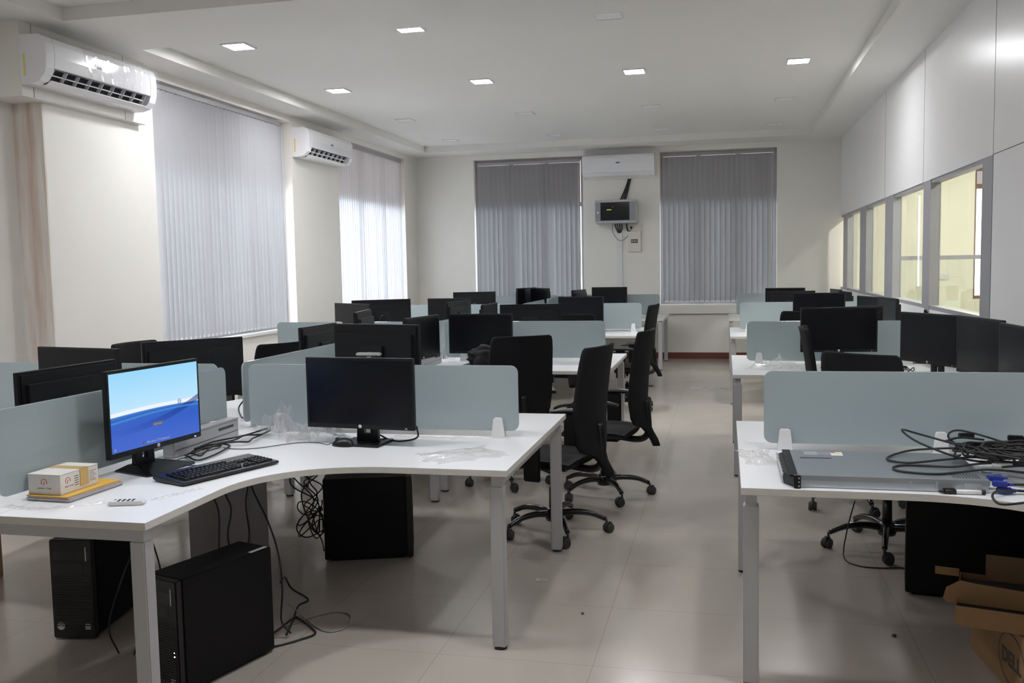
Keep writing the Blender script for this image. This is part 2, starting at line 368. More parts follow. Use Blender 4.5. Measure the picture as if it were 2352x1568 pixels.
# windows: frame with bars and separate panes
def window(n, ax, a0, a1, z0, z1, face, out, bars, zt=2.55, mat='alu'):
    """ax=0: window in a wall of constant x (a = y);  ax=1: wall of constant y (a = x)"""
    def bx(q, p0, p1, c0, c1, d0, d1, m=0):
        lo, hi = sorted((face+out*d0, face+out*d1))
        if ax == 0: q.box(lo, hi, p0, p1, c0, c1, m)
        else: q.box(p0, p1, lo, hi, c0, c1, m)
    q = MB(); t = .05
    bx(q, a0, a1, z0, z0+t, .12, .19); bx(q, a0, a1, z1-t, z1, .12, .19); bx(q, a0, a0+t, z0+t, z1-t, .12, .19); bx(q, a1-t, a1, z0+t, z1-t, .12, .19)
    for p in bars: bx(q, p-.035, p+.035, z0+t, z1-t, .12, .19)
    xs = [a0+t] + [v for p in bars for v in (p-.035, p+.035)] + [a1-t]
    for i in range(0, len(xs), 2): bx(q, xs[i], xs[i+1], zt-.035, zt+.035, .12, .19)
    fr = struct(q, 'window_%d' % n, mat)
    for i in range(0, len(xs), 2):
        g = MB(); bx(g, xs[i], xs[i+1], z0+t, zt-.035, .152, .158); g.build('glass_pane', 'glass', fr)
        g = MB(); bx(g, xs[i], xs[i+1], zt+.035, z1-t, .152, .158); g.build('transom_pane', 'tglass', fr)
window(1, 0, *W1, XL, -1, (8.65, 9.6)); window(2, 0, *W2, XL, -1, (12.85, 13.78))
window(3, 1, *B1, YB, 1, (-3.5, -2.9)); window(4, 1, *B2, YB, 1, (-.41, .2))
window(6, 1, 3.66, 4.9, .92, 2.9, YB, 1, (4.28,), 2.62, 'wood')
# sill of window 1
b = MB(); b.box(XL-.02, XL+.03, W1[0], W1[1], W1[2]-.03, W1[2]+.004); struct(b, 'trim_4', 'white_pl', bevel=.004)

# glazed cabin frame inside the next room
t = thing('cabin_frame', 'grey glazed cabin frame standing in the cream room behind the glass partition', 'partition', (2.0, 12.0, 0))
b = MB(); b.box(0, .05, 0, .05, 0, 1.58); b.box(1.6, 1.65, 0, .05, 0, 1.58); b.box(.05, 1.6, 0, .05, 1.53, 1.58); b.build('frame', 'alu', t)
b = MB(); b.box(.05, 1.6, .02, .028, .02, 1.53); b.build('glass_pane', 'pglass', t)
t = thing('switch_plate', 'white electrical switch plate on the cream wall beyond the glass', 'switch', (3.22, YB, 1.22))
b = MB(); b.bbox(-.10, .10, -.014, 0, 0, .085, .004); b.build('plate', 'white_pl', t)
for k in range(4): b = MB(); b.bbox(-.08+.042*k, -.05+.042*k, -.019, -.014, .03, .06, .002); b.build('switch_rocker', 'white', t)

# ------------------------------------------------------------------ ceiling lights
def lamp(x, y, lit, label, grp, room=None):
    t = thing('ceiling_light', label, 'ceiling light', (x, y, ZC), 0, grp)
    q = MB(); s = .115; i = .098
    q.box(-s, s, -s, -i, -.012, 0); q.box(-s, s, i, s, -.012, 0); q.box(-s, -i, -i, i, -.012, 0); q.box(i, s, -i, i, -.012, 0); q.build('trim_ring', 'white_pl', t)
    q = MB(); q.box(-i, i, -i, i, -.008, -.001); q.build('diffuser', ('fill_lampn' if room else 'lamp') if lit else 'lampoff', t); return t
names = ['square ceiling light lit, leftmost in the nearer lit row', 'square ceiling light lit, second from left in the nearer lit row',
         'square lit ceiling light in the four-lamp row, nearest the left windows', 'square lit ceiling light, second from the left in the four-lamp row',
         'square lit ceiling light, third from the left in the four-lamp row', 'square lit ceiling light in the four-lamp row, nearest the glass partition']
for (x, y), n in zip(LIT, names): lamp(x, y, True, n, 'lit square ceiling lights')
un = ['unlit square ceiling panel at the very top of the photo, right of the lit pair'] + \
     ['unlit ceiling panel in the first dark row, ' + s for s in ('leftmost', 'second from left', 'third from left', 'rightmost')] + \
     ['unlit ceiling panel in the far dark row by the back wall, ' + s for s in ('leftmost', 'second from left', 'third from left', 'rightmost')]
for (x, y), n in zip(UNLIT, un): lamp(x, y, False, n, 'unlit square ceiling panels')
for i, (x, y) in enumerate(NEAR): lamp(x, y, True, 'lit square ceiling light over the %s desks, %s' % ('foreground' if i < 4 else 'camera-side', ('by the left wall', 'second from the left wall', 'second from the right wall', 'by the right wall')[i % 4]), 'lit lights above the near desks')
for x, y, w_ in ((3.4, 13.2, 'farthest from the camera'), (3.4, 10.2, 'second farthest'), (3.6, 7.2, 'second nearest'), (3.2, 4.2, 'nearest the camera')): lamp(x, y, True, 'added unseen fill light on the cream room ceiling behind the glass, ' + w_, 'added fill lights in the cream room', True)  # unseen lamps added to brighten the next room

# ------------------------------------------------------------------ vertical blinds
def blind(ax, face, out, a0, a1, z0, z1, mat, label, ang=18, sw=.10, pitch=.083, seed=1, depth=.055):
    ang = -ang if ax == 0 else ang
    rnd = random.Random(seed)
    mid = (a0+a1)/2; pos = face+out*depth
    loc = (pos, mid, 0) if ax == 0 else (mid, pos, 0)
    t = thing('vertical_blind', label, 'blind', loc, R(90) if ax == 0 else 0, 'grey vertical blinds')
    w = (a1-a0)/2
    q = MB(); q.bbox(-w, w, -.022, .022, z1-.045, z1, .004); q.build('headrail', 'alu', t)
    q = MB(); n = int((2*w-.05)/pitch)
    for k in range(n+1):
        x = -w+.05+(2*w-.1)*k/n; a = R(ang + rnd.uniform(-4, 4)); tw = R(rnd.uniform(-5, 9))
        vs = []; rows = 7
        for j in range(rows):
            f = j/(rows-1); aa = a + tw*(1-f); z = z0+(z1-.05-z0)*f; xx = x + rnd.uniform(-1,1)*.002
            for s in (-1, 0, 1):
                bow = .011*(1-abs(s)); vs.append((xx+s*sw/2*math.cos(aa)-bow*math.sin(aa), s*sw/2*math.sin(aa)+bow*math.cos(aa), z))
        fs = [(j*3+i, j*3+i+1, j*3+i+4, j*3+i+3) for j in range(rows-1) for i in range(2)]
        q.add(vs, fs, 0, True)
    q.build('slats', mat, t)
    q = MB()
    for k in range(n+1):
        x = -w+.05+(2*w-.1)*k/n; q.box(x-.035, x+.035, -.004, .004, z0-.002, z0+.022)
    q.build('bottom_weights', 'white_pl', t)
    q = MB(); q.tube([(-w+.05+(2*w-.1)*k/(2*n), .02+.0*k, z0+.012-(.022 if k % 2 else 0)) for k in range(2*n+1)], .0018, 4, 0, 3); q.build('bead_chain', 'white_pl', t)
    q = MB(); q.tube([(w-.03, -.04, z1-.05), (w-.03, -.042, z0+.3)], .003, 5, 0, 0); q.build('pull_cord', 'white_pl', t)
blind(0, XL, -1, 7.80, 10.34, .885, 3.31, 'slat', 'large grey vertical blind on the left wall between the two wall air conditioners', seed=3, ang=27)
blind(0, XL, -1, 12.0, 14.58, .94, 3.31, 'slat2', 'bright back-lit vertical blind on the left wall nearest the far corner', seed=4, ang=16)
blind(1, YB, 1, B1[0]+.05, B1[1]-.05, .90, 3.28, 'slat3', 'grey vertical blind on the back wall, left of the network cabinet', seed=5, ang=34)
blind(1, YB, 1, B2[0]+.04, B2[1]-.05, .92, 3.30, 'slat3', 'grey vertical blind on the back wall, right of the network cabinet', seed=6, ang=16)

# ------------------------------------------------------------------ air conditioners
def ac_unit(label, loc, rz, L, opened=True, wrap=False, sticker=True):
    """local: length along x (0..L), back on y=0, front towards -y"""
    t = thing('air_conditioner', label, 'air conditioner', loc, rz)
    full = [(0, .0), (-.09, 0), (-.16, .02), (-.205, .065), (-.222, .11), (-.23, .2), (-.225, .29), (-.205, .335), (-.16, .355), (0, .36)]
    notch = [(0, 0), (-.085, 0), (-.10, .012), (-.12, .10), (-.165, .125), (-.222, .115), (-.23, .2), (-.225, .29), (-.205, .335), (-.16, .355), (0, .36)]
    q = MB()
    if opened:
        q.prism([p for p in full], 0, .09, 0); q.prism(full, L-.09, L, 0); q.prism(notch, .09, L-.09, 0)
    else: q.prism(full, 0, L, 0)
    q.build('body', 'ac', t, bevel=.006)
    if opened:
        q = MB(); q.prism([(-.101, .013), (-.121, .099), (-.164, .122), (-.16, .112), (-.126, .09), (-.108, .013)], .092, L-.092, 0); q.build('air_outlet', 'darkin', t)
        q = MB(); k = 9
        for i in range(k): x = .12+(L-.24)*i/(k-1); q.prism([(-.125, .06), (-.165, .118), (-.20, .112), (-.14, .03)], x, x+.005, 0)
        q.prism([(-.158, .075), (-.163, .083), (-.168, .08), (-.163, .072)], .1, L-.1, 0)
        q.build('vane', 'ac', t)
        q = MB(); q.prism([(-.095, .000), (-.140, .010), (-.178, .034), (-.180, .029), (-.141, .003), (-.095, -.005)], .1, L-.1, 0); q.build('louvre_flap', 'ac', t)
    else:
        q = MB(); q.prism([(-.1, -.001), (-.165, .018), (-.207, .062), (-.213, .058), (-.17, .012), (-.102, -.007)], .08, L-.08, 0); q.build('louvre_flap', 'ac', t)
    if not wrap: q = MB(); q.bbox(L*.5-.03, L*.5+.03, -.2325, -.2285, .20, .222, .001); q.build('badge', 'blueink', t)
    if sticker:
        q = MB(); q.box(-.0012, 0, -.05, -.03, .06, .22); q.build('side_sticker', 'yellow', t)
    if wrap:
        q = MB(); random.seed(5); nx, nz = 46, 12; vs = []
        prof = [(-.165, .362), (-.212, .338), (-.234, .295), (-.237, .25), (-.238, .2), (-.236, .16), (-.230, .12), (-.215, .105)]
        nz = len(prof)-1
        for i in range(nx+1):
            for j in range(nz+1):
                x = L*.30+(L*.72)*i/nx; p = prof[j]; d = abs(noise.noise(Vector((x*22+j*.6, j*1.9+x*9, 2.3))))*.014 + abs(noise.noise(Vector((x*60, j*5.1, 7))))*.006
                vs.append((x, p[0]-d, p[1]+(d*.6 if j == 0 else 0)))
        q.add(vs, [(i*(nz+1)+j, i*(nz+1)+j+1, (i+1)*(nz+1)+j+1, (i+1)*(nz+1)+j) for i in range(nx) for j in range(nz)], 0, False)
        q.build('protective_film', 'plastic', t)
        q = MB(); q.box(L*.40, L*.46, -.2335, -.2305, .19, .24); q.box(L*.415, L*.455, -.2345, -.2335, .205, .222, 1); q.build('energy_label', ['white_pl', 'blueink'], t)
    return t
# backing box on the near left wall and its AC
b = MB(); b.box(-5.379, -5.05, 5.99, 7.5, 2.87, ZS); struct(b, 'trim_5', 'wall')
b = MB(); b.box(-5.0495, -5.048, 6.11, 6.113, 2.87, ZS); b.box(-5.0495, -5.048, 7.20, 7.203, 2.87, ZS); struct(b, 'trim_6', 'seam')
ac_unit('large white wall air conditioner in wrinkled film at the top left corner', (-5.05, 5.98, 2.95), R(90), 1.36, wrap=True)
ac_unit('white wall air conditioner between the two left wall blinds', (-5.13, 10.55, 2.92), R(90), 1.36)
b = MB(); b.box(-2.25, -1.03, YB-.06, YB, 2.92, 3.37); struct(b, 'trim_7', 'wall', bevel=.004)
ac_unit('white air conditioner with closed flap on the back wall above the network cabinet', (-2.24, YB-.06, 2.95), 0, 1.15, opened=False, sticker=False)

# ------------------------------------------------------------------ back wall electrics
t = thing('network_cabinet', 'small wall mounted network cabinet with dark glass door under the back air conditioner', 'network cabinet', (-1.70, YB, 2.20))
b = MB(); b.bbox(-.325, .325, -.36, 0, 0, .37, .006); b.build('body', 'rackgrey', t)
dr = MB(); dr.bbox(-.32, .32, -.378, -.361, .005, .365, .003); dr = dr.build('door', 'rackblue', t)
b = MB(); b.bbox(-.235, .225, -.383, -.3785, .045, .33, .002); b.build('door_glass', 'rackglass', dr)
b = MB(); b.cyl((-.275, -.379, .17), (-.275, -.388, .17), .014); b.build('lock', 'chrome', dr)
b = MB(); b.box(-.32, .32, -.382, -.3785, .335, .365); b.box(-.32, .32, -.382, -.3785, .004, .035); b.build('door_rail', 'rackgrey', dr)
b = MB(); b.box(-.135, -.06, -.3845, -.3835, .205, .222); b.build('status_light', 'ledg', t)
b = MB(); b.box(-.045, -.035, -.3845, -.3835, .25, .258); b.build('alarm_light', 'ledr', t)
t = thing('cable_bundle', 'dark bundle of cables between the back air conditioner and network cabinet', 'cables', (0,0,0))
b = MB()
for k in range(4): b.tube([(-1.52+.012*k, YB-.03, 2.925), (-1.56+.015*k, YB-.02, 2.8), (-1.66+.03*k, YB-.03, 2.575)], .009, 6)
b.build('cable', 'cable', t)
t = thing('cable_tail', 'loose cables hanging from the bottom of the network cabinet', 'cables')
b = MB()
for k in range(4): b.tube([(-1.74+.035*k, YB-.10, 2.198), (-1.72+.03*k, YB-.05, 2.12), (-1.69+.01*k, YB-.03, 2.055)], .010, 6)
b.tube([(-1.55, YB-.1, 2.198), (-1.54, YB-.05, 2.10), (-1.50, YB-.04, 2.07)], .012, 6)
b.build('cable', 'cable', t)
b = MB(); b.tube([(-1.78, YB-.1, 2.198), (-1.77, YB-.05, 2.05), (-1.67, YB-.03, 1.93), (-1.55, YB-.03, 1.99), (-1.478, YB-.05, 2.12)], .006, 6); b.build('plug_lead', 'greycable', t)
t = thing('cable_trunking', 'white vertical cable trunking below the network cabinet', 'trunking', (-1.675, YB, 0))
b = MB(); b.bbox(-.045, .045, -.028, 0, 1.0, 2.05, .003); b.build('cover', 'white_pl', t)
t = thing('power_socket', 'ivory power socket with black plug beside the network cabinet underside', 'socket', (-1.43, YB, 2.08))
b = MB(); b.bbox(-.125, .125, -.03, 0, 0, .105, .005); b.build('plate', 'socket', t)
b = MB(); b.cyl((-.05, -.031, .055), (-.05, -.07, .055), .02); b.build('plug', 'black', t)
t = thing('breaker_box', 'ivory circuit breaker box below the power socket on back wall', 'breaker box', (-1.43, YB, 1.745))
b = MB(); b.bbox(-.105, .105, -.06, 0, 0, .33, .006); b.build('cover', 'socket', t)
b = MB(); b.box(-.055, .055, -.064, -.0605, .14, .20); b.build('breaker_window', 'ink', t)
for k in range(3): b = MB(); b.box(-.045+.032*k, -.025+.032*k, -.07, -.0645, .155, .185); b.build('breaker_toggle', 'rackgrey', t)

# ------------------------------------------------------------------ desks
DZ = .745; TH = .026
def quadrant(u, v, wu, wv, su, sv, g=.0015, fillet=.46):
    """outline of an L-shaped desktop, corner at origin, arms u (along x, depth wv) and v (along y, depth wu)"""
    P = [(g, g), (u, g), (u, wv)]
    c0 = (wu+fillet*1.15, wv); c1 = (wu, wv+fillet)
    for k in range(15):
        f = k/14; a = (1-f)
        # smooth s-free concave arc between the arms
        p0 = Vector((*c0, 0)); p3 = Vector((*c1, 0)); p1 = p0+Vector((-fillet*.72, 0, 0)); p2 = p3+Vector((0, -fillet*.60, 0))
        q = p0*a**3 + p1*3*a*a*f + p2*3*a*f*f + p3*f**3; P.append((q.x, q.y))
    P += [(wu, v), (g, v)]
    P = [(su*x, sv*y) for x, y in P]
    if su*sv < 0: P = P[::-1]
    return P
def screen_part(par, x0, x1, y0, y1, z0=.775, z1=1.085, brk=(.2, .8)):
    """rounded glass screen standing between two floor points"""
    L = math.hypot(x1-x0, y1-y0); a = math.atan2(y1-y0, x1-x0); r = .035; poly = []
    for cx, cz, st in ((L-r, z0+r, -90), (L-r, z1-r, 0), (r, z1-r, 90), (r, z0+r, 180)):
        for k in range(6): w = R(st+90*k/5); poly.append((cx+r*math.cos(w), cz+r*math.sin(w)))
    q = MB(); q.prism(poly, -.005, .005, 1)
    o = q.build('privacy_screen', 'screen', par, (x0, y0, 0), (0, 0, a), bevel=.0015)
    for f in brk:
        for s in (-1, 1):
            q = MB(); c = L*f
            pl = [(c-.032, DZ), (c+.032, DZ), (c+.022, DZ+.088), (c+.014, DZ+.094), (c-.014, DZ+.094), (c-.022, DZ+.088)]
            q.prism(pl, min(s*.0055, s*.024), max(s*.0055, s*.024), 1); q.build('bracket', 'white_pl', o, bevel=.002)
    return o
def leg_part(par, x, y, w=.055):
    q = MB(); q.bbox(x-w/2, x+w/2, y-w/2, y+w/2, .012, DZ-TH-.045, .004); q = q.build('leg', 'leg', par)
    f = MB(); f.cyl((x, y, 0), (x, y, .0115), .026); f.build('foot', 'caster', q)
def beam_part(par, x0, x1, y0, y1):
    q = MB(); q.box(x0, x1, y0, y1, DZ-TH-.045, DZ-TH-.0005); q.build('beam', 'leg', par)
def cluster(name, label, cx, cy, U, V, wu, wv, sides, screens, raceway=True, grp=None):
    t = thing('workstation_desk', label, 'desk', (cx, cy, 0), 0, grp)
    for su, sv in sides:
        q = MB(); q.prism(quadrant(U, V[0] if sv < 0 else V[1], wu, wv, su, sv), DZ-TH, DZ, 2, 0, 1); q.build('tabletop', ['desk', 'edge'], t, bevel=.0012)
    return t
TL = [('foreground white desk cluster left of the aisle, with lit monitor and keyboard', 4.215), ('second white desk cluster left of the aisle, behind the foreground one', 7.64),
      ('third white desk cluster from the front, left of the aisle', 11.10), ('farthest white desk cluster left of the aisle, by the back wall', 14.19)]
for i, (lab, cy) in enumerate(TL):
    full = i < 3
    sides = [(1, -1), (-1, -1), (1, 1), (-1, 1)]
    cx = -2.40 if i == 0 else -2.42
    vn, vf = (1.50 if i == 3 else 1.62), (1.53 if i == 2 else 1.62)
    t = cluster('desk', lab, cx, cy, 1.56, (vn, vf if full else .715), .575, .705, sides if full else sides[:2], None, grp='white cross-shaped desk clusters left of the aisle')
    if not full:
        for su in (1, -1):
            q = MB(); q.box(min(0, su*1.56), max(0, su*1.56), .0015, .71, DZ-TH, DZ); q.build('tabletop', ['desk'], t, bevel=.0012)
    XA = -cx - .847 - (.01 if i == 0 else .0)
    for s in (1, -1):
        screen_part(t, *( (.07, 1.455) if s > 0 else (-1.5, -.10) ), 0, 0, brk=(.12, .93) if s > 0 else (.1, .9))
    if i == 0:
        screen_part(t, -.065, .012, -1.52, -.13, brk=(.19, .9))
    else: screen_part(t, 0, 0, -1.45, -.10, brk=(.1, .9))
    if full: screen_part(t, 0, 0, .06, 1.42, brk=(.1, .9))
    for x, y in ((1.51, -.655), (1.51, .655), (-1.51, -.655), (-1.51, .655)): leg_part(t, x, y)
    for x, y in ((.525, -vn+.05), (-.525, -vn+.05)) + (((.525, vf-.05), (-.525, vf-.05)) if full else ()): leg_part(t, x, y)
    for s in (1, -1):
        beam_part(t, s*1.51-.02, s*1.51+.02, -.68, .68)
        beam_part(t, min(s*.05, s*1.50), max(s*.05, s*1.50), -.02, .02)
    beam_part(t, -.55, .55, -vn+.025, -vn+.072)
    beam_part(t, -.02, .02, -vn+.08, -.06)
    if full: beam_part(t, -.55, .55, vf-.072, vf-.025); beam_part(t, -.02, .02, .06, vf-.08)
    # cable riser at the centre
    q = MB(); q.bbox(-.10, .10, -.10, .10, 0, DZ-TH-.046, .02); q.bbox(-.30, -.10, -.012, .012, .02, DZ-TH-.046, .004); q.build('cable_riser', 'pillar', t)
    # raceway on top
    def raceway(y0, y1, x0=.02, x1=.075):
        q = MB(); q.bbox(x0, x1, y0, y1, DZ+.001, DZ+.085, .003); q.bbox(x0-.004, x1+.004, y0, y1, DZ+.085, DZ+.092, .002)
        o = q.build('cable_raceway', 'raceway', t)
        q = MB(); q.box(x1-.0005, x1+.002, y0+.01, y1-.01, DZ+.03, DZ+.032); q.box(x1-.0005, x1+.002, y1-.18, y1-.05, DZ+.055, DZ+.066); q.build('vent_slot', 'ink', o)
    raceway(-.68, -.13)
TR = [('foreground white desk right of the aisle, carrying the server and cable pile', 4.08), ('second white desk right of the aisle, with a plastic bag on top', 7.50),
      ('third white desk from the front, right of the aisle', 11.0), ('farthest white desk right of the aisle, by the back wall', 14.1)]
for i, (lab, cy) in enumerate(TR):
    full = i < 3; cx = 1.738
    vn, vf = (1.46 if i == 3 else 1.62), (1.58 if i == 2 else 1.62)
    t = cluster('desk', lab, cx, cy, 1.681, (vn, vf), .60, .72, ((-1, -1), (-1, 1)) if full else ((-1, -1),), None, grp='white desk clusters against the glass partition')
    if not full:
        q = MB(); q.box(-1.681, 0, .0015, .715, DZ-TH, DZ); q.build('tabletop', ['desk'], t, bevel=.0012)
    if i == 0: screen_part(t, -1.575, -.03, -.01, -.01, brk=(.056, .455, .92))
    else: screen_part(t, -1.57, -.03, -.02, -.02, brk=(.06, .9))
    for x, y in ((-1.645, -.665), (-1.645, .61)): leg_part(t, x, y)
    for x, y in ((-.56, -vn+.05), (-.04, -vn+.05)) + (((-.56, vf-.05), (-.04, vf-.05)) if full else ()): leg_part(t, x, y)
    beam_part(t, -1.665, -1.625, -.68, .68); beam_part(t, -1.62, -.06, -.02, .02)
    beam_part(t, -.58, 0, -vn+.025, -vn+.07); beam_part(t, -.03, 0, -vn+.08, -.1)
    if full: beam_part(t, -.58, 0, vf-.07, vf-.025); beam_part(t, -.03, 0, .1, vf-.08)
    q = MB(); q.bbox(-.13, -.01, -.09, .09, 0, DZ-TH-.046, .01); q.build('cable_riser', 'pillar', t)

# ------------------------------------------------------------------ monitors
def monitor(label, x, y, a, zt, back=False, screen='scr', h=.325, w=.54, base='wedge', z0=DZ, logo=True, light=False, led=True):
    """a = direction (deg) of the top edge from left to right as the camera sees it"""
    rz = R(a + (180 if back else 0)); g = 'widescreen monitors on the desks'
    t = thing('monitor', label, 'monitor', (x, y, z0), rz, g)
    zb = zt - z0 - h; z1 = zt - z0
    q = MB(); q.bbox(-w/2, w/2, -.010, .012, zb, z1, .002)
    q.prism([(-w/2+.012, zb+.02), (w/2-.012, zb+.02), (w/2-.012, z1-.012), (-w/2+.012, z1-.012)], .0121, .020, 1)
    q.prism([(-w/2+.03, zb+.035), (w/2-.03, zb+.035), (w/2-.03, z1-.05), (-w/2+.03, z1-.05)], .0201, .040, 1)
    q.build('casing', 'black2', t)
    q = MB(); q.box(-w/2+.012, w/2-.012, -.0112, -.0102, zb+.022, z1-.012); sc = q.build('screen', screen, t)
    q = MB(); q.bbox(-.07, .07, .0402, .058, zb+h*.28, zb+h*.66, .004); q.build('mount_block', 'black', t)
    if logo:
        q = MB(); q.lathe([(.0, .0), (.0085, 0), (.0085, .001), (0, .001)], 16); o = q.build('front_badge', 'silver_st', t, (0, -.0103, zb+.011), (R(90), 0, 0))
        q = MB(); q.lathe([(.028, .0), (.033, 0), (.033, .0012), (.028, .0012)], 24); q.build('rear_badge', 'gloss_blk', t, (0, .0585, zb+h*.47), (R(-90), 0, 0))
    if led: q = MB(); q.box(w/2-.045, w/2-.035, -.0108, -.0102, zb+.006, zb+.009); q.build('power_light', 'led' if light else 'white', t)
    # stand with an open slot
    q = MB(); zt2 = zb+h*.5
    q.prism([(-.055, .012), (-.016, .012), (-.016, zt2), (-.042, zt2)], .060, .082, 1); q.prism([(.016, .012), (.055, .012), (.042, zt2), (.016, zt2)], .060, .082, 1)
    q.box(-.016, .016, .060, .082, .012, .045); q.box(-.016, .016, .060, .082, .105, zt2); q.build('stand_neck', 'black2', t)
    q = MB()
    if base == 'wedge':
        poly = [(-.145, -.07), (-.125, -.085), (.125, -.085), (.145, -.07), (.10, .13), (-.10, .13)]
        top = [(-.075, .03), (-.07, .02), (.07, .02), (.075, .03), (.065, .095), (-.065, .095)]
        n = 6; vs = [(px, py, 0) for px, py in poly] + [(px, py, .006) for px, py in poly] + [(px, py, .026) for px, py in top]
        fs = [list(range(n))[::-1], [2*n+i for i in range(n)]] + [(i, (i+1) % n, n+(i+1) % n, n+i) for i in range(n)] + [(n+i, n+(i+1) % n, 2*n+(i+1) % n, 2*n+i) for i in range(n)]
        q.add(vs, fs)
    else: q.bbox(-.105, .105, -.045, .13, 0, .012, .004)
    q.build('stand_base', 'gloss_blk', t); return t, sc, zb
def B_(*a, **k): return monitor(*a, back=True, **k)
m1, sc, zb = monitor('lit monitor showing a blue login screen on the foreground left desk', -2.275, 3.34, 83, 1.176, screen='login', h=.342, w=.535, light=True)
zz = zb
for body, size, x, z, mt in (('Windows 7 Professional', .0135, .0, .030, 'white'), ('Switch User', .009, .0, .098, 'white')):
    q = text_mb(body, size, .0003); o = q.build('screen_text', 'white', m1, (x, -.0116, zz+z))
q = MB(); q.box(-.028, .028, -.0117, -.0113, zz+.094, zz+.108); q.build('login_button', 'rackblue', m1)
bpy.data.objects
q = MB(); q.box(-.088, -.083, -.0117, -.0113, zz+.030, zz+.035); q.box(-.082, -.077, -.0117, -.0113, zz+.030, zz+.035, 1); q.box(-.088, -.083, -.0117, -.0113, zz+.036, zz+.041, 2); q.box(-.082, -.077, -.0117, -.0113, zz+.036, zz+.041, 3); q.build('flag_mark', ['blueink', 'yellow', 'red', 'green'], m1)
q = MB(); q.lathe([(.0085, 0), (.0105, 0), (.0105, .0004), (.0085, .0004)], 24); q.build('screen_ring', 'blueink', m1, (.135, -.0116, zz+.174), (R(90), 0, 0))
q = text_mb('hp', .013, .0003, shear=.25); q.build('screen_logo', 'blueink', m1, (.135, -.0117, zz+.171))
q = MB(); q.box(-.245, -.235, -.0117, -.0113, zz+.030, zz+.038); q.box(-.243, -.237, -.012, -.0117, zz+.032, zz+.036, 1); q.build('access_icon', ['white', 'blueink'], m1)
monitor('black monitor with dark screen beside the mouse on the foreground left desk', -1.62, 3.93, -5, 1.148, base='flat')
B_('monitor seen from behind over the foreground glass screen, left of the lit monitor', -2.66, 3.32, 85, 1.172)
monitor('dark-screened monitor far left, just behind the monitor whose back faces the lit one', -3.03, 3.86, -12, 1.198)
B_('monitor seen from behind with round emblem, left of the gap between the glass screens', -2.83, 4.53, 47, 1.183)
B_('monitor seen from behind directly above the foreground monitor with the dark screen', -1.80, 4.62, -14, 1.256)
B_('monitor turned nearly edge-on left of the long receding glass screen', -2.64, 5.72, 89, 1.182)
monitor('side-facing dark monitor on the second left desk, right of its receding screen', -2.24, 6.69, 80, 1.182)
monitor('dark-screened monitor beside the heap of black bags on the second left desk', -1.95, 7.33, -1, 1.165)
monitor('dark monitor left of the upright white gadget on the second left desk', -2.95, 7.06, -36, 1.270)
B_('edge-on monitor with pale top on the left of the second left desk', -2.66, 6.55, 100, 1.235)
B_('wide monitor seen from behind below the bright back-lit blind', -3.05, 7.97, 32, 1.267)
B_('monitor seen from behind on the far side of the second left desk, nearest the aisle', -1.67, 8.0, 9, 1.212)
monitor('dark monitor on the third left desk, left of the small tilted one', -3.20, 10.60, -3, 1.181)
B_('small-looking tilted monitor seen from behind between the second and third left desks', -2.72, 9.30, 80, 1.196)
B_('monitor seen from behind below the left edge of the left back blind', -3.11, 11.42, 17, 1.230)
monitor('narrow side-on monitor at the back of the second left desk', -2.27, 8.90, 89, 1.184)
monitor('dark monitor on the third left desk, nearest the aisle', -1.65, 10.80, -3, 1.179)
monitor('dark monitor on the farthest left desk, below the network cabinet', -1.69, 13.92, -6, 1.208)
monitor('left monitor of the tight pair below the left back blind', -2.86, 13.45, 70, 1.225)
monitor('right monitor of the tight pair below the left back blind', -2.62, 13.25, -50, 1.225)
B_('small angled monitor between the tight pair and the one below the network cabinet', -2.15, 13.88, 77, 1.175)
monitor('monitor nearest the near chair on the right, its screen turned to the aisle', 1.28, 6.40, -63, 1.197)
monitor('second of the three turned monitors in a row along the glass partition', 1.36, 5.50, -80, 1.222)
monitor('turned monitor cut off by the right edge of the photo', 1.37, 4.80, -86, 1.222)
monitor('dark monitor facing the camera behind the plastic bag on the second right desk', .81, 7.11, 5, 1.205, base='flat')
B_('monitor seen from behind just past the camera-facing one on the second right desk', .99, 7.80, 26, 1.178)
monitor('bluish dark monitor facing the camera on the third right desk', .99, 10.50, -10, 1.201)
B_('monitor seen from behind on the far side of the third right desk', .75, 11.2, 8, 1.202)
monitor('camera-facing monitor on the farthest right desk', .83, 13.62, -5, 1.172)
monitor('left of two overlapping turned monitors below the narrow glazing', 1.36, 9.50, -75, 1.193)
monitor('right of two overlapping turned monitors below the narrow glazing', 1.40, 8.70, -83, 1.211)
monitor('distant turned monitor in the far right corner, nearest the back wall', 1.44, 13.0, -82, 1.163)
monitor('distant turned monitor along the partition, second from the back wall', 1.44, 12.0, -84, 1.165)
B_('sliver of a monitor edge right of the overlapping turned pair', 1.52, 7.72, 78, 1.165)

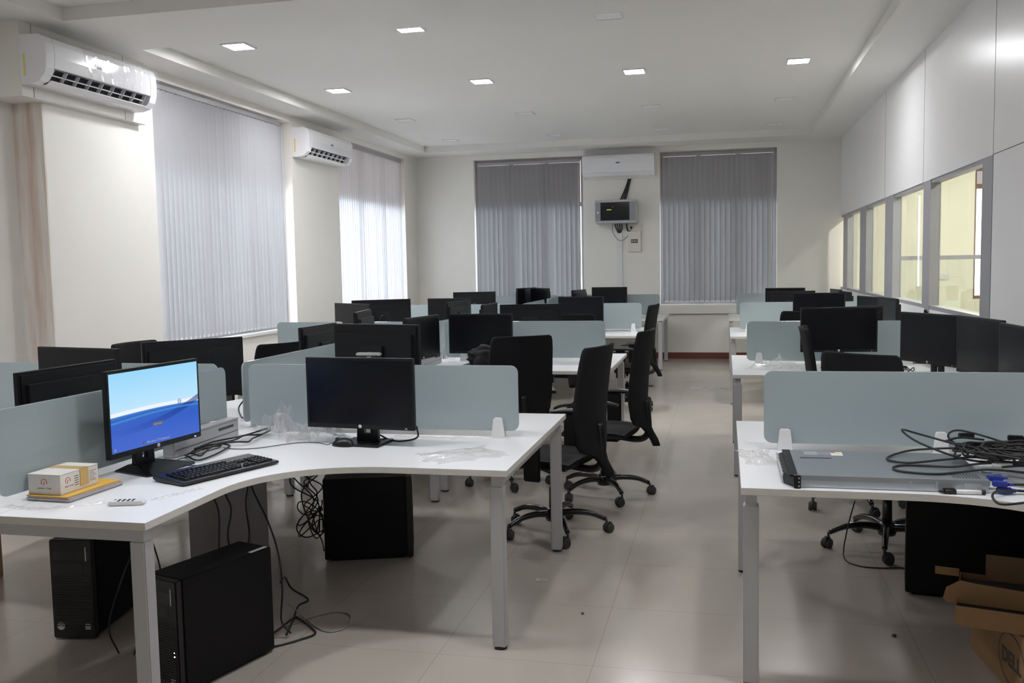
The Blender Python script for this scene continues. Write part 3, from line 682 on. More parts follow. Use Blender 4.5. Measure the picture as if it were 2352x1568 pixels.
# ------------------------------------------------------------------ task chairs
def make_chair(loc, face, label, wheel=0, zt=1.10, tilt=0):
    """origin below the gas lift; the chair faces local +y"""
    t = thing('office_chair', label, 'office chair', (loc[0], loc[1], 0), R(face-90), 'black mesh-back office chairs')
    rel = R(wheel-(face-90))
    q = MB(); q.lathe([(.0, .075), (.045, .075), (.05, .095), (.045, .135), (.032, .15), (0, .15)], 20)
    for k in range(5):
        a = rel+2*PI*k/5; c, s_ = math.cos(a), math.sin(a)
        q.tube([(.03*c, .03*s_, .115), (.12*c, .12*s_, .125), (.22*c, .22*s_, .115), (.30*c, .30*s_, .083)], lambda f: .022-.008*f, 8)
    q.build('star_base', 'gloss_blk', t)
    for k in range(5):
        a = rel+2*PI*k/5; px, py = .305*math.cos(a), .305*math.sin(a); sw = a+.9+k
        dx, dy = math.cos(sw), math.sin(sw); ox, oy = px+.018*dx, py+.018*dy
        q = MB(); q.cyl((px, py, .05), (px, py, .085), .007)
        for s_ in (-1, 1):
            ex, ey = -dy*s_, dx*s_; q.cyl((ox+ex*.006, oy+ey*.006, .028), (ox+ex*.024, oy+ey*.024, .028), .0278, .0245)
        q.cyl((ox+dy*.010, oy-dx*.010, .036), (ox-dy*.010, oy+dx*.010, .036), .029); q.build('caster', 'caster', t)
    q = MB(); q.cyl((0, 0, .13), (0, 0, .27), .027, .024); q.cyl((0, 0, .27), (0, 0, .40), .014, m=1); q.build('gas_lift', ['black', 'chrome'], t)
    q = MB(); q.bbox(-.10, .10, -.13, .12, .385, .43, .012); q.tube([(.08, .04, .40), (.20, .05, .395), (.25, .05, .40)], .006); q.build('tilt_mechanism', 'black', t)
    # seat cushion
    q = MB(); bm = bmesh.new(); bmesh.ops.create_grid(bm, x_segments=12, y_segments=12, size=1)
    bm.free(); nx = 12; vs = []
    for lay in (0, 1):
        for i in range(nx+1):
            for j in range(nx+1):
                u, v = 2*i/nx-1, 2*j/nx-1
                e = max(0, 1-(abs(u)**4+abs(v)**4)*.55); sx, sy = u*math.sqrt(1-v*v*.18)*.245, v*math.sqrt(1-u*u*.16)*.235
                z = (.432 if lay == 0 else .452+.038*e-.012*(1-u*u)*(1-v*v)-.022*max(0, v)**3)
                vs.append((sx, sy+.02, z))
    N = (nx+1)**2; fs = []
    for i in range(nx):
        for j in range(nx):
            a0 = i*(nx+1)+j; fs.append((a0, a0+1, a0+nx+2, a0+nx+1)); fs.append((N+a0, N+a0+nx+1, N+a0+nx+2, N+a0+1))
    for k in range(nx):
        for (p, q2) in ((k, k+1), ((nx)*(nx+1)+k+1, nx*(nx+1)+k), ((k+1)*(nx+1), k*(nx+1)), (k*(nx+1)+nx, (k+1)*(nx+1)+nx)): fs.append((p, N+p, N+q2, q2)[::-1])
    q.add(vs, fs, 0, True); q.build('seat', 'chairf', t)
    # tall curved back with a flap below the seat
    dz = zt-1.10; prof = [(.36, -.352, .030), (.40, -.338, .042), (.45, -.308, .050), (.485, -.288, .085), (.52, -.275, .175), (.56, -.266, .212), (.66, -.256, .230), (.78, -.262, .232), (.90, -.277, .230), (1.0, -.294, .226), (1.06, -.306, .220), (1.088, -.312, .212), (1.10, -.318, .195)]
    q = MB(); nx = 12; vs = []
    for lay in (0, 1):
        for (z, y, w) in prof:
            for i in range(nx+1):
                u = 2*i/nx-1; vs.append((u*w, y+.032*u*u*(1 if z > .5 else .4)-(.022 if lay else 0)-(.008*(1-u*u) if lay else 0), z+dz*max(0, (z-.5)/.6)))
    n = len(prof); N = n*(nx+1); fs = []
    for i in range(n-1):
        for j in range(nx):
            a0 = i*(nx+1)+j; fs.append((a0, a0+1, a0+nx+2, a0+nx+1)); fs.append((N+a0, N+a0+nx+1, N+a0+nx+2, N+a0+1))
    for i in range(n-1): a0 = i*(nx+1); fs.append((a0, a0+nx+1, N+a0+nx+1, N+a0)); a0 += nx; fs.append((a0, N+a0, N+a0+nx+1, a0+nx+1))
    for j in range(nx): fs.append((j, N+j, N+j+1, j+1)); a0 = (n-1)*(nx+1)+j; fs.append((a0, a0+1, N+a0+1, N+a0))
    q.add(vs, fs, 0, True); q.build('backrest', 'chairf', t)
    q = MB(); q.tube([(0, -.10, .405), (0, -.24, .395), (0, -.300, .44), (0, -.300, .56), (0, -.290, .66)], .022, 8); q.build('back_bracket', 'black', t)
    for s_ in (-1, 1):
        q = MB(); q.tube([(s_*.18, .0, .425), (s_*.262, .0, .43), (s_*.275, .0, .44)], .014, 8); q.bbox(s_*.28-.009, s_*.28+.009, -.05, .05, .36, .655, .006)
        q.build('arm_post', 'black', t)
        q = MB(); pts = [(s_*.275, -.17, .650), (s_*.283, -.08, .672), (s_*.285, .04, .672), (s_*.272, .13, .655)]
        q.tube(pts, lambda f: .017+.012*math.sin(PI*f), 8)
        for i in range(len(q.v)): v = q.v[i]; v.x = s_*.28+(v.x-s_*.28)*1.35; v.z = .665+(v.z-.665)*.62
        q.build('armrest', 'black', t)
    return t
make_chair((-1.50, 6.40), 122, 'office chair right behind the foreground left desk, its back above the glass screen end', 212, 1.075)
make_chair((-.97, 5.21), 166, 'office chair at the corner of the foreground left desk, nearest the camera', 7, 1.10)
make_chair((-.79, 6.12), 172, 'office chair seen side-on standing farthest into the aisle', 11, 1.12)
make_chair((-1.02, 9.90), 172, 'office chair beside the third left desk, side-on against the pale desks', 40, 1.12)
make_chair((-1.42, 9.22), 86, 'office chair tucked at the third left desk, only its top above the glass screen', 20, 1.07)
make_chair((-3.47, 5.32), -4, 'office chair left of the photo whose back rises between two monitors under the large blind', -40, 1.10)
make_chair((-3.42, 6.40), 150, 'office chair by the left wall beside the edge-on monitor', 10, 1.02)
make_chair((.80, 6.11), -3, 'office chair seen edge-on between the two nearest right desks', 210, 1.13)
make_chair((.85, 5.21), 52, 'office chair with its rounded back just above the foreground right glass screen', 187, 1.075)
make_chair((.70, 9.0), 92, 'office chair tucked at the third right desk, mostly hidden by the monitor', 30, 1.10)
# torn plastic hanging under the second chair is still on it
# ------------------------------------------------------------------ tower computers
def tower(label, loc, rz, w=.175, d=.465, h=.44, lit=False, sticker=False):
    t = thing('tower_computer', label, 'computer', (loc[0], loc[1], 0), R(rz), 'black tower computers under the desks')
    q = MB(); q.bbox(-w/2, w/2, -d/2+.03, d/2, .012, h, .004); q.box(-w/2+.02, w/2-.02, -d/2+.05, d/2-.03, 0, .012); q.build('case', 'steel_blk', t)
    q = MB(); q.bbox(-w/2, w/2, -d/2, -d/2+.0295, .006, h+.002, .005); fr = q.build('front_panel', 'black', t)
    q = MB(); n = 22
    for k in range(n): z = .06+.22*k/n; q.box(-w/2+.012, w/2-.012, -d/2-.0015, -d/2+.0005, z, z+.005)
    q.build('grille', 'gloss_blk', fr)
    q = MB(); q.box(-w/2+.015, w/2-.015, -d/2-.001, -d/2+.0005, h-.085, h-.045); q.box(-w/2+.015, w/2-.045, -d/2-.001, -d/2+.0005, h-.14, h-.10); q.build('drive_bay', 'gloss_blk', fr)
    q = MB(); q.lathe([(0, 0), (.017, 0), (.017, .0012), (.0145, .0014), (.0145, .0006), (0, .0006)], 24); q.build('round_emblem', 'silver_st', fr, (-w/2+.035, -d/2-.0002, .06), (R(90), 0, 0))
    q = text_mb('hp', .017, .0006, shear=.25); q.build('emblem_letters', 'silver_st', fr, (-w/2+.035, -d/2-.0016, .0555))
    q = MB(); q.box(w/2-.045, w/2-.022, -d/2-.001, -d/2, .045, .07); q.build('processor_sticker', 'rackgrey', fr)
    q = MB(); q.box(w/2-.03, w/2-.026, -d/2-.0012, -d/2, h-.09, h-.03); q.build('door_latch', 'silver_st', fr)
    if lit:
        for z in (.155, .170): q = MB(); q.box(w/2-.022, w/2-.018, -d/2-.002, -d/2, z, z+.004); q.build('status_light', 'led', fr)
    if sticker: q = MB(); q.box(w/2-.028, w/2-.010, d/2-.10, d/2-.012, h+.0003, h+.001); q.build('barcode_sticker', 'silver_st', t)
    q = text_mb('WORKSTATION', .012, .0004); b2 = MB(); b2.T = Matrix.Translation((w/2-.012, -d/2+.05, h+.0004)) @ Matrix.Rotation(R(90), 4, 'Z') @ Matrix.Rotation(R(-90), 4, 'X')
    q = None
    return t
tower('black tower computer nearest the camera, with lit blue lights and silver sticker', (-1.945, 3.155), -16.9, w=.18, d=.48, h=.437, lit=True, sticker=True)
tower('black tower computer at far left, front with round emblem facing the camera', (-2.735, 3.54), 10.3, w=.185, d=.46, h=.432)
tower('black tower computer lying side-on under the middle of the foreground left desk', (-1.875, 4.625), 108.5, w=.18, d=.468, h=.445)
tower('black tower computer under the foreground right desk behind the cardboard box', (1.085, 4.53), 81, w=.18, d=.52, h=.46)

# ------------------------------------------------------------------ keyboard, mouse, remote
def keyboard(label, loc, rz, L=.47, Wd=.19):
    t = thing('keyboard', label, 'keyboard', (loc[0], loc[1], DZ), R(rz))
    q = MB(); q.prism([(-Wd/2, .004), (-Wd/2, .016), (Wd/2, .027), (Wd/2, .010), (Wd/2-.03, .0)], -L/2, L/2, 0); 
    q.build('case', 'black', t, bevel=.004)
    def zt(y): return .016+(y+Wd/2)/Wd*.011
    q = MB(); k = .0197
    def key(x, y, w=1, h=1):
        z = zt(y); hx, hy = (w*k-.0028)/2, (h*k-.0028)/2
        vs = [(x-hx, y-hy, z-.002), (x+hx, y-hy, z-.002), (x+hx, y+hy, z-.002), (x-hx, y+hy, z-.002)] + [(x+sx*(hx-.0022), y+sy*(hy-.0022)+.0005, z+.0075) for sx, sy in ((-1,-1),(1,-1),(1,1),(-1,1))]
        q.add(vs, [(0,3,2,1),(4,5,6,7),(0,1,5,4),(1,2,6,5),(2,3,7,6),(3,0,4,7)])
    x0 = -L/2+.022; y0 = -Wd/2+.028
    for r in range(5):
        yy = y0+r*k; off = (0, .25, .1, 0, 0)[r]
        if r == 0:
            xx = x0
            for w in (1.4, 1.2, 1.2, 6.2, 1.2, 1.2, 1.4): key(xx+w*k/2, yy, w); xx += w*k
            continue
        for c in range(13): key(x0+(c+.5)*k+(.012 if r < 4 else 0)*(c > 0)*.6, yy)
        key(x0+13.9*k, yy, 1.3)
    yf = y0+5*k+.006
    for c in range(13): key(x0+.6*k+c*k*1.02+(c > 0)*.006+(c > 4)*.006+(c > 8)*.006, yf)
    xn = x0+15.0*k
    for c in range(3):
        for r in (3, 4): key(xn+c*k, y0+r*k)
        key(xn+c*k, y0)
    key(xn+k, y0+k)
    xp = x0+18.4*k
    for c in range(4):
        for r in range(5): key(xp+c*k, y0+r*k)
    q.build('keys', 'black2', t, bevel=0)
    q = MB(); q.box(xn+.9*k, xn+1.1*k, yf, yf+.003, zt(yf)+.0005, zt(yf)+.001); q.build('status_light', 'led', t)
    return t
keyboard('black full-size keyboard lying by the curved edge of the foreground left desk', (-1.985, 3.315), 69)
t = thing('computer_mouse', 'black computer mouse in front of the dark-screened monitor', 'mouse', (-1.70, 3.905, DZ), R(80))
q = MB(); vs = []; nu, nv = 16, 8
for j in range(nv+1):
    for i in range(nu):
        a = 2*PI*i/nu; b_ = (PI/2)*j/nv; rr = math.cos(b_)
        vs.append((.031*rr*math.cos(a)*(1+.08*math.sin(a)), .056*rr*math.sin(a), .004+.034*math.sin(b_)*(1-.18*rr*math.sin(a))))
q.add(vs+[(.031*math.cos(2*PI*i/nu), .056*math.sin(2*PI*i/nu), 0) for i in range(nu)], [(j*nu+i, j*nu+(i+1)%nu, (j+1)*nu+(i+1)%nu, (j+1)*nu+i) for j in range(nv) for i in range(nu)] + [((nv+1)*nu+i, (nv+1)*nu+(i+1)%nu, (i+1)%nu, i) for i in range(nu)], 0, True)
q.build('shell', 'black', t)
q = MB(); q.cyl((-.004, .030, .030), (.004, .030, .030), .009); q.build('scroll_wheel', 'caster', t)
q = MB(); q.tube([(0, .055, .012), (-.01, .075, .006), (.04, .15, .0025), (.02, .25, .0025), (-.12, .36, .0025), (-.16, .45, .0025), (-.14, .53, .0025)], .0018, 6); q.build('cord', 'cable', t, rot=(0, 0, R(8)))
t = thing('remote_control', 'white remote control lying near the corner of the foreground left desk', 'remote', (-2.035, 2.80, DZ), R(17))
q = MB(); q.bbox(-.06, .06, -.023, .023, 0, .015, .004); q.build('body', 'white_pl', t)
q = MB()
for i in range(4):
    for j in range(3): q.box(-.03+.016*i, -.022+.016*i, -.014+.011*j, -.009+.011*j, .0151, .0165)
q.build('buttons', 'ink', t)
q = MB(); q.box(-.046, -.039, .008, .013, .0151, .0165); q.build('power_button', 'green', t)

# ------------------------------------------------------------------ parcel
t = thing('padded_envelope', 'yellow padded envelope with grey bubble lining beneath the small white box', 'envelope', (-2.345, 2.925, DZ), R(-3))
q = MB(); q.bbox(-.09, .10, -.14, .15, 0, .016, .006); q.build('bubble_lining', 'bubble', t)
q = MB(); q.bbox(-.088, .088, -.136, .146, .0165, .020, .001); q.build('paper_cover', 'envelope', t)
t = thing('small_carton', 'small white carton with red mark and brown tape on the yellow envelope', 'box', (-2.37, 2.905, DZ+.0205), R(-1))
q = MB(); q.bbox(-.068, .068, -.10, .10, 0, .072, .0012); q.build('carton', 'whitebox', t)
q = MB(); q.box(-.069, .070, -.102, .1, .0722, .0737); q.build('lid', 'whitebox', t)
q = MB(); q.box(-.0695, .0705, .0, .045, .0738, .0742); q.box(.0682, .0706, -.0, .045, .012, .0742); q.build('tape', 'tape', t)
def arc_logo(par, M4, s=1.0):
    q = MB(); q.T = M4
    q.tube([(-.014*s*math.cos(a)*1, 0, .014*s*math.sin(a)) for a in [R(d) for d in range(-35, 216, 14)]], .0013*s, 6, 0, 0)
    q.tube([(-.003*s, 0, -.012*s), (0, 0, -.002*s), (.001*s, 0, .004*s)], .0013*s, 6, 0, 0); q.build('red_mark', 'red', par)
arc_logo(t, Matrix.Translation((0, -.1004, .044)), .85)
arc_logo(t, Matrix.Translation((.0684, -.062, .045)) @ Matrix.Rotation(R(90), 4, 'Z'), .85)
q = text_mb('SAVIOR · TYAN', .0085, .0003); q.build('printed_name', 'ink', t, (0, -.1003, .020))
q = text_mb('SPACE TYAN', .0075, .0003); q.build('printed_name', 'ink', t, (.0683, -.055, .022), (0, 0, R(90)))
q = MB()
for r in range(7): q.box(.0681, .0684, .052, .088-.006*(r % 3), .018+.006*r, .0195+.006*r)
for r in range(5): q.box(.0681, .0684, -.028, -.006, .02+.008*r, .0225+.008*r)
q.build('printed_lines', 'ink', t)

# ------------------------------------------------------------------ server and cable heap on the right desk
t = thing('rack_server', 'flat silver rack server lying on the foreground right desk', 'server', (.255, 3.395, DZ))
sw, sd, sh = .625, .455, .044
q = MB(); q.box(0, sw, 0, sd, .002, sh-.002); q.build('chassis', 'server_s', t, bevel=.0015)
q = MB(); q.box(-.002, sw+.002, -.0015, sd+.0015, sh-.0018, sh+.0008); q.box(-.002, sw+.002, -.0028, -.0014, sh-.017, sh+.0008); lid = q.build('lid', 'server', t)
q = MB(); q.box(.03, .145, sd*.66, sd*.69, sh+.0009, sh+.0018); q.build('latch_slot', 'ink', lid)
q = MB(); q.box(.05, .10, sd*.80, sd*.95, sh+.0009, sh+.0014); q.build('label_plate', 'server_s', lid)
q = MB(); q.box(.101, .150, sd*.80, sd*.95, sh+.0009, sh+.0014); q.build('service_label', 'rackblue', lid)
q = MB(); q.box(.151, .195, sd*.80, sd*.95, sh+.0009, sh+.0014); q.box(.153, .170, sd*.90, sd*.94, sh+.0014, sh+.0018, 2); q.box(.168, .190, sd*.865, sd*.925, sh+.0014, sh+.0018, 1); q.build('warning_label', ['white', 'yellow', 'red'], lid)
q = MB()
for k in range(9): q.box(sw-.105+k*.010, sw-.101+k*.010, .03, .095, sh+.0009, sh+.0014)
q.build('vent', 'ink', lid)
q = MB()
for x in (.04, .16, .30, .39, .52): q.cyl((x, -.0001, .018), (x, -.0035, .018), .004)
for x in (.37, .455): q.box(x, x+.006, -.006, 0, .012, .036)
q.box(.545, .60, -.004, 0, .014, .032); q.build('side_rivet', 'server_s', t)
q = MB(); q.prism([(0, 0), (-.014, .0), (-.046, .05), (-.046, sd-.05), (-.014, sd), (0, sd)], .004, .040, 2); bz = q.build('bezel', 'darkin', t)
q = MB(); q.box(-.03, -.001, -.004, sd+.002, .0405, .046); q.build('bezel_top', 'black2', bz)
for k in range(7): 
    q = MB(); y = .05+k*.058; q.tube([(-.049, y, .006), (-.052, y+.028, .040)], .0028, 6, 0, 0); q.tube([(-.049, y+.028, .006), (-.049, y, .040)], .0022, 6, 0, 0); q.build('bezel_grille', 'rackgrey', bz)
q = MB(); q.bbox(-.016, .008, -.022, -.003, -.0, .048, .002); q.build('rack_ear', 'black', t)
for z in (.010, .024, .038): q = MB(); q.cyl((.001, -.0221, z), (.001, -.0235, z), .0035); q.build('screw', 'chrome', t)
t = thing('marker_pen', 'white marker pen with black cap along the front edge of the server', 'marker', (.715, 3.372, DZ+.0085), R(2))
q = MB(); q.cyl((.055, 0, 0), (.135, 0, 0), .0082); q.build('barrel', 'white', t)
q = MB(); q.cyl((0, 0, 0), (.02, 0, 0), .0035, .0075); q.cyl((.02, 0, 0), (.055, 0, 0), .0084, .0086); q.box(.012, .05, -.002, .002, .008, .011); q.build('cap', 'black', t)
q = MB(); q.cyl((.135, 0, 0), (.148, 0, 0), .0083); q.build('end_plug', 'black', t)
# black power cables in a heap
t = thing('cable_heap', 'tangled heap of black power cables on the right end of the server', 'cables', (0, 0, 0))
q = MB(); rnd = random.Random(11); r = .0042
zt_ = DZ+sh+.005
loops = [
 [(1.10, 3.74, zt_+.04), (.90, 3.80, zt_+.03), (.74, 3.84, zt_+.012), (.66, 3.80, zt_+.004), (.60, 3.70, zt_), (.66, 3.62, zt_+.004), (.80, 3.66, zt_+.012), (1.0, 3.70, zt_+.03), (1.15, 3.72, zt_+.03)],
 [(1.05, 3.60, zt_+.02), (.88, 3.66, zt_+.012), (.72, 3.72, zt_+.06), (.68, 3.86, zt_+.085), (.76, 3.90, zt_+.06), (.92, 3.82, zt_+.03), (1.12, 3.78, zt_+.02)],
 [(1.08, 3.50, zt_+.0), (.92, 3.52, zt_+.008), (.82, 3.50, zt_+.002), (.72, 3.46, zt_), (.61, 3.49, zt_), (.60, 3.555, zt_), (.66, 3.60, zt_), (.80, 3.57, zt_+.004), (.90, 3.60, zt_+.012), (1.06, 3.62, zt_+.02)],
 [(1.12, 3.86, zt_+.02), (.98, 3.92, zt_+.06), (.90, 3.96, zt_+.07), (.86, 3.90, zt_+.05), (.92, 3.78, zt_+.02), (1.08, 3.72, zt_+.03), (1.2, 3.86, zt_+.12)]]
for lp in loops: q.tube(lp, r, 8)
for k in range(26):
    cx, cy = 1.02+rnd.uniform(-.06, .10), 3.68+rnd.uniform(-.07, .10); p = []
    a0 = rnd.uniform(0, 6.3); rx, ry = rnd.uniform(.08, .19), rnd.uniform(.06, .15); zz_ = zt_+.002+.055*rnd.random()
    for i in range(9): a = a0+i*rnd.uniform(.55, .75); p.append((cx+rx*math.cos(a), cy+ry*math.sin(a), zz_+rnd.uniform(-.0, .02)))
    q.tube(p, r, 7)
q.build('cord', 'cable', t)
for x, y, a in ((.93, 3.93, 10), (1.10, 3.90, -8)):
    c = MB(); c.T = Matrix.Translation((x, y, zt_+.055)) @ Matrix.Rotation(R(a), 4, 'Z'); c.bbox(-.028, .028, -.012, .012, -.010, .010, .003); c.build('plug', 'black', t)
c = MB(); c.tube([(.935, 3.58, zt_+.012), (1.0, 3.575, zt_+.014)], .007, 8, 0, 0); c.build('cable_label', 'white', t)
t = thing('video_cable', 'blue-plugged video cables at the back corner of the server', 'cables')
for k, (x, y, z, a) in enumerate(((.905, 3.405, DZ+.034, -10), (.905, 3.465, DZ+.040, 5), (.92, 3.40, DZ+.013, 0))):
    c = MB(); c.T = Matrix.Translation((x, y, z)) @ Matrix.Rotation(R(a), 4, 'Z'); c.bbox(-.014, .034, -.017, .017, -.008, .008, .003); c.cyl((.034, 0, 0), (.052, 0, 0), .006, .004); c.build('blue_plug', 'blue', t)
c = MB(); c.tube([(.97, 3.40, DZ+.013), (1.06, 3.39, DZ+.012), (1.13, 3.42, DZ+.01), (1.20, 3.50, DZ+.01)], .0045, 8); c.tube([(.955, 3.40, DZ+.034), (1.05, 3.42, DZ+.03), (1.18, 3.46, DZ+.02)], .0045, 8)
c.tube([(.96, 3.39, DZ+.012), (.90, 3.36, DZ+.02), (.865, 3.30, DZ+.015), (.87, 3.235, DZ+.006), (.93, 3.25, DZ+.006), (1.02, 3.30, DZ+.01), (1.12, 3.36, DZ+.02)], .0042, 8); c.build('cord', 'cable', t)
c = MB(); c.tube([(1.01, 3.36, DZ+.03), (1.05, 3.375, DZ+.035)], .009, 8, 0, 0); c.build('cable_tag', 'white', t)
t = thing('network_cable', 'thin pale network cable looping behind the server', 'cables')
c = MB(); c.tube([(.90, 3.62, DZ+.01), (.98, 3.52, DZ+.006), (1.1, 3.50, DZ+.006), (1.2, 3.56, DZ+.006)], .0028, 6); c.tube([(.93, 3.70, DZ+.01), (.99, 3.60, DZ+.02), (1.14, 3.56, DZ+.006)], .0028, 6); c.build('cord', 'greycable', t)

# ------------------------------------------------------------------ cardboard boxes, bottom right
t = thing('large_carton', 'large brown cardboard carton with round logo in the bottom right corner', 'box', (.955, 3.90, 0), R(-84))
# local x runs towards the camera, y to the right
q = MB(); q.box(0, .62, 0, .50, 0, .235); q.build('carton_body', 'card', t, bevel=.003)
q = MB(); a = [(.115*math.cos(R(d)), .095*math.sin(R(d))) for d in range(0, 360, 10)]
for i in range(36):
    j = (i+1) % 36; p, p2 = a[i], a[j]
    q.add([(.39+p[0], -.0008, .118+p[1]), (.39+p2[0], -.0008, .118+p2[1]), (.39+p2[0]*.93, -.0008, .118+p2[1]*.93), (.39+p[0]*.93, -.0008, .118+p[1]*.93)], [(0,1,2,3)])
q.build('logo_ring', 'ink', t)
q = text_mb('DELL', .075, .0006, bold=.0022); q.build('logo_letters', 'ink', t, (.39, -.0012, .092))
t = thing('open_flat_carton', 'shallow open cardboard tray with raised flaps on top of the large carton', 'box', (.805, 3.50, .238), R(-15))
q = MB(); q.box(0, .42, 0, .40, 0, .003); q.box(0, .42, 0, .004, .003, .072); q.box(0, .004, .004, .40, .003, .072); q.box(.416, .42, .004, .40, .003, .072); q.box(.004, .416, .396, .40, .003, .072); q.build('tray', 'card', t)
q = MB(); q.box(.01, .41, .012, .38, .004, .055); q.build('packed_item', 'darkin', t)
q = MB(); q.prism([(-.005, .075), (.42, .075), (.42, .135), (.06, .150), (.01, .155), (-.035, .125), (-.045, .085), (-.03, .07)], .055, .059, 1, 0); q.build('flap', 'card', t, rot=(R(-14), 0, 0))
q = MB(); q.box(-.085, .0, .30, .304, .085, .115); q.box(.09, .40, .33, .334, .075, .175, 1); q.build('flap', ['card', 'card_in'], t)
q = MB(); q.tube([(.30, .30, .10), (.27, .30, .20), (.33, .30, .26), (.46, .30, .27)], .003, 4)
v = []; n = 10
for i in range(n+1):
    a = PI*i/n; v += [(.33-.085*math.sin(a)*1, .28, .15+.06*(1-math.cos(a))), (.33+.16, .285, .15+.06*(1-math.cos(a)))]
q.add(v, [(2*i, 2*i+1, 2*i+3, 2*i+2) for i in range(n)]); q.build('curled_flap', 'card', t)

# ------------------------------------------------------------------ cables on and under the left desk
def cables(name, label, paths, r=.0035, mat='cable', cat='cables', extra=None):
    t = thing(name, label, cat)
    q = MB()
    for p in paths: q.tube(p, r, 7)
    q.build('cord', mat, t); return t
z = DZ+.007
def Z_(pts, zz=None, amp=.0): return [(x, y, (zz or z)+amp*math.sin(i*1.9)**2) for i, (x, y) in enumerate(pts)]
t = cables('power_cable', 'looped black power cable behind the keyboard on the foreground left desk', [
    Z_([(-2.30, 3.60), (-2.285, 3.70), (-2.26, 3.79), (-2.235, 3.76), (-2.232, 3.68), (-2.227, 3.586), (-2.235, 3.54), (-2.27, 3.58), (-2.28, 3.66), (-2.285, 3.75)], amp=.02),
    Z_([(-2.30, 3.58), (-2.25, 3.53), (-2.18, 3.484), (-2.17, 3.59), (-2.185, 3.717), (-2.22, 3.813), (-2.27, 3.83), (-2.285, 3.78), (-2.29, 3.70)], amp=.004),
    Z_([(-2.30, 3.60), (-2.29, 3.72), (-2.27, 3.86), (-2.255, 3.94), (-2.245, 4.0), (-2.21, 4.09), (-2.19, 4.15)], DZ+.008, .012),
    Z_([(-2.262, 3.70), (-2.25, 3.80), (-2.20, 3.85), (-2.15, 3.86), (-2.165, 3.93), (-2.18, 4.03), (-2.19, 4.15)], DZ+.016, .004),
    Z_([(-2.29, 3.64), (-2.28, 3.78), (-2.235, 3.92), (-2.22, 4.02), (-2.20, 4.14)], DZ+.024, .006)], .0042)
cables('keyboard_lead', 'thin black lead curling from the back of the keyboard', [Z_([(-2.09, 3.42), (-2.16, 3.41), (-2.22, 3.40), (-2.29, 3.50), (-2.28, 3.56), (-2.265, 3.66), (-2.25, 3.78)], DZ+.003)], .002)
cables('monitor_lead', 'short black lead with grey tag curling beside the dark-screened foreground monitor', [[(-1.37, 3.98, .83), (-1.375, 4.0, .775), (-1.45, 4.02, .752), (-1.52, 4.04, .751), (-1.58, 4.06, .77)]], .0042)
cables('loose_lead', 'black lead looping on the desk in the gap between glass screens', [[(-2.72, 4.90, .76), (-2.70, 4.82, .83), (-2.66, 4.78, .835), (-2.69, 4.74, .78), (-2.60, 4.60, .752), (-2.55, 4.55, .752)]], .0042)
U0 = DZ-TH-.004
cables('hanging_cables', 'black cables hanging under the foreground left desk behind the nearest tower', [
    [(-2.12, 3.62, U0), (-2.13, 3.60, .60), (-2.09, 3.58, .52), (-2.10, 3.56, .40), (-2.03, 3.50, .28), (-1.99, 3.45, .20)],
    [(-2.02, 3.66, U0), (-2.04, 3.62, .55), (-2.02, 3.60, .40), (-2.0, 3.50, .30), (-1.99, 3.44, .22)],
    [(-2.05, 3.66, U0), (-2.0, 3.60, .62), (-1.90, 3.55, .48), (-1.83, 3.50, .35), (-1.80, 3.46, .22), (-1.82, 3.48, .08), (-1.79, 3.50, .02)],
    [(-2.20, 3.60, U0), (-2.20, 3.58, .62), (-2.14, 3.56, .52), (-2.12, 3.52, .36), (-2.08, 3.46, .22)]], .0042)
cables('hanging_cables', 'tangle of thin black cables hanging left of the foreground corner leg tower', [
    [(-2.45, 3.35, U0), (-2.44, 3.32, .55), (-2.36, 3.28, .45), (-2.40, 3.24, .30), (-2.44, 3.2, .12), (-2.40, 3.2, .01)],
    [(-2.36, 3.4, U0), (-2.38, 3.36, .5), (-2.32, 3.30, .38), (-2.30, 3.26, .2), (-2.33, 3.2, .01)],
    [(-2.32, 3.42, U0), (-2.36, 3.38, .52), (-2.26, 3.30, .34), (-2.22, 3.26, .16), (-2.24, 3.2, .01)]], .0036)
rnd = random.Random(3); P = []
for k in range(6):
    x0, y0 = -2.04+rnd.uniform(-.10, .13), 4.62+rnd.uniform(-.15, .05); p = [(x0, y0, U0)]
    for j in range(6): p.append((-2.15+rnd.uniform(-.10, .07), 4.50+rnd.uniform(-.1, .1), .60-.095*j+rnd.uniform(-.03, .03)))
    p.append((-2.09, 4.52+rnd.uniform(-.06, .06), rnd.choice((.30, .24, .16, .05)))); P.append(p)
for k in range(3):
    c = (-2.16, 4.5, .18+.05*k); P.append([(c[0]+.07*math.cos(a), c[1]+.05*math.sin(a), c[2]+.05*math.sin(a*1.3+k)) for a in [i*.8 for i in range(9)]])
cables('cable_tangle', 'dense tangle of black cables at the left end of the side-on tower', P, .0036)
cables('floor_cable', 'black cable lying in a bend on the floor behind the nearest tower', [
    [(-1.83, 3.36, .05), (-1.86, 3.55, .02), (-1.87, 3.70, .006), (-1.83, 3.68, .006), (-1.74, 3.60, .006), (-1.70, 3.54, .006), (-1.74, 3.47, .006), (-1.80, 3.40, .006), (-1.83, 3.36, .02)],
    [(-1.80, 3.48, .02), (-1.86, 3.66, .006), (-1.90, 3.80, .02), (-1.88, 3.86, .03), (-1.93, 3.80, .10), (-1.92, 3.72, .18), (-1.88, 3.60, .2)]], .0045)
cables('floor_network_cable', 'thin grey cable looping out onto the open floor behind the nearest tower', [
    [(-1.86, 3.55, .06), (-1.93, 3.76, .04), (-1.84, 3.72, .004), (-1.73, 3.62, .004), (-1.66, 3.58, .004), (-1.61, 3.61, .004), (-1.60, 3.68, .004), (-1.64, 3.78, .004), (-1.72, 3.80, .004), (-1.80, 3.72, .004), (-1.86, 3.60, .004)]], .0032, 'greycable')
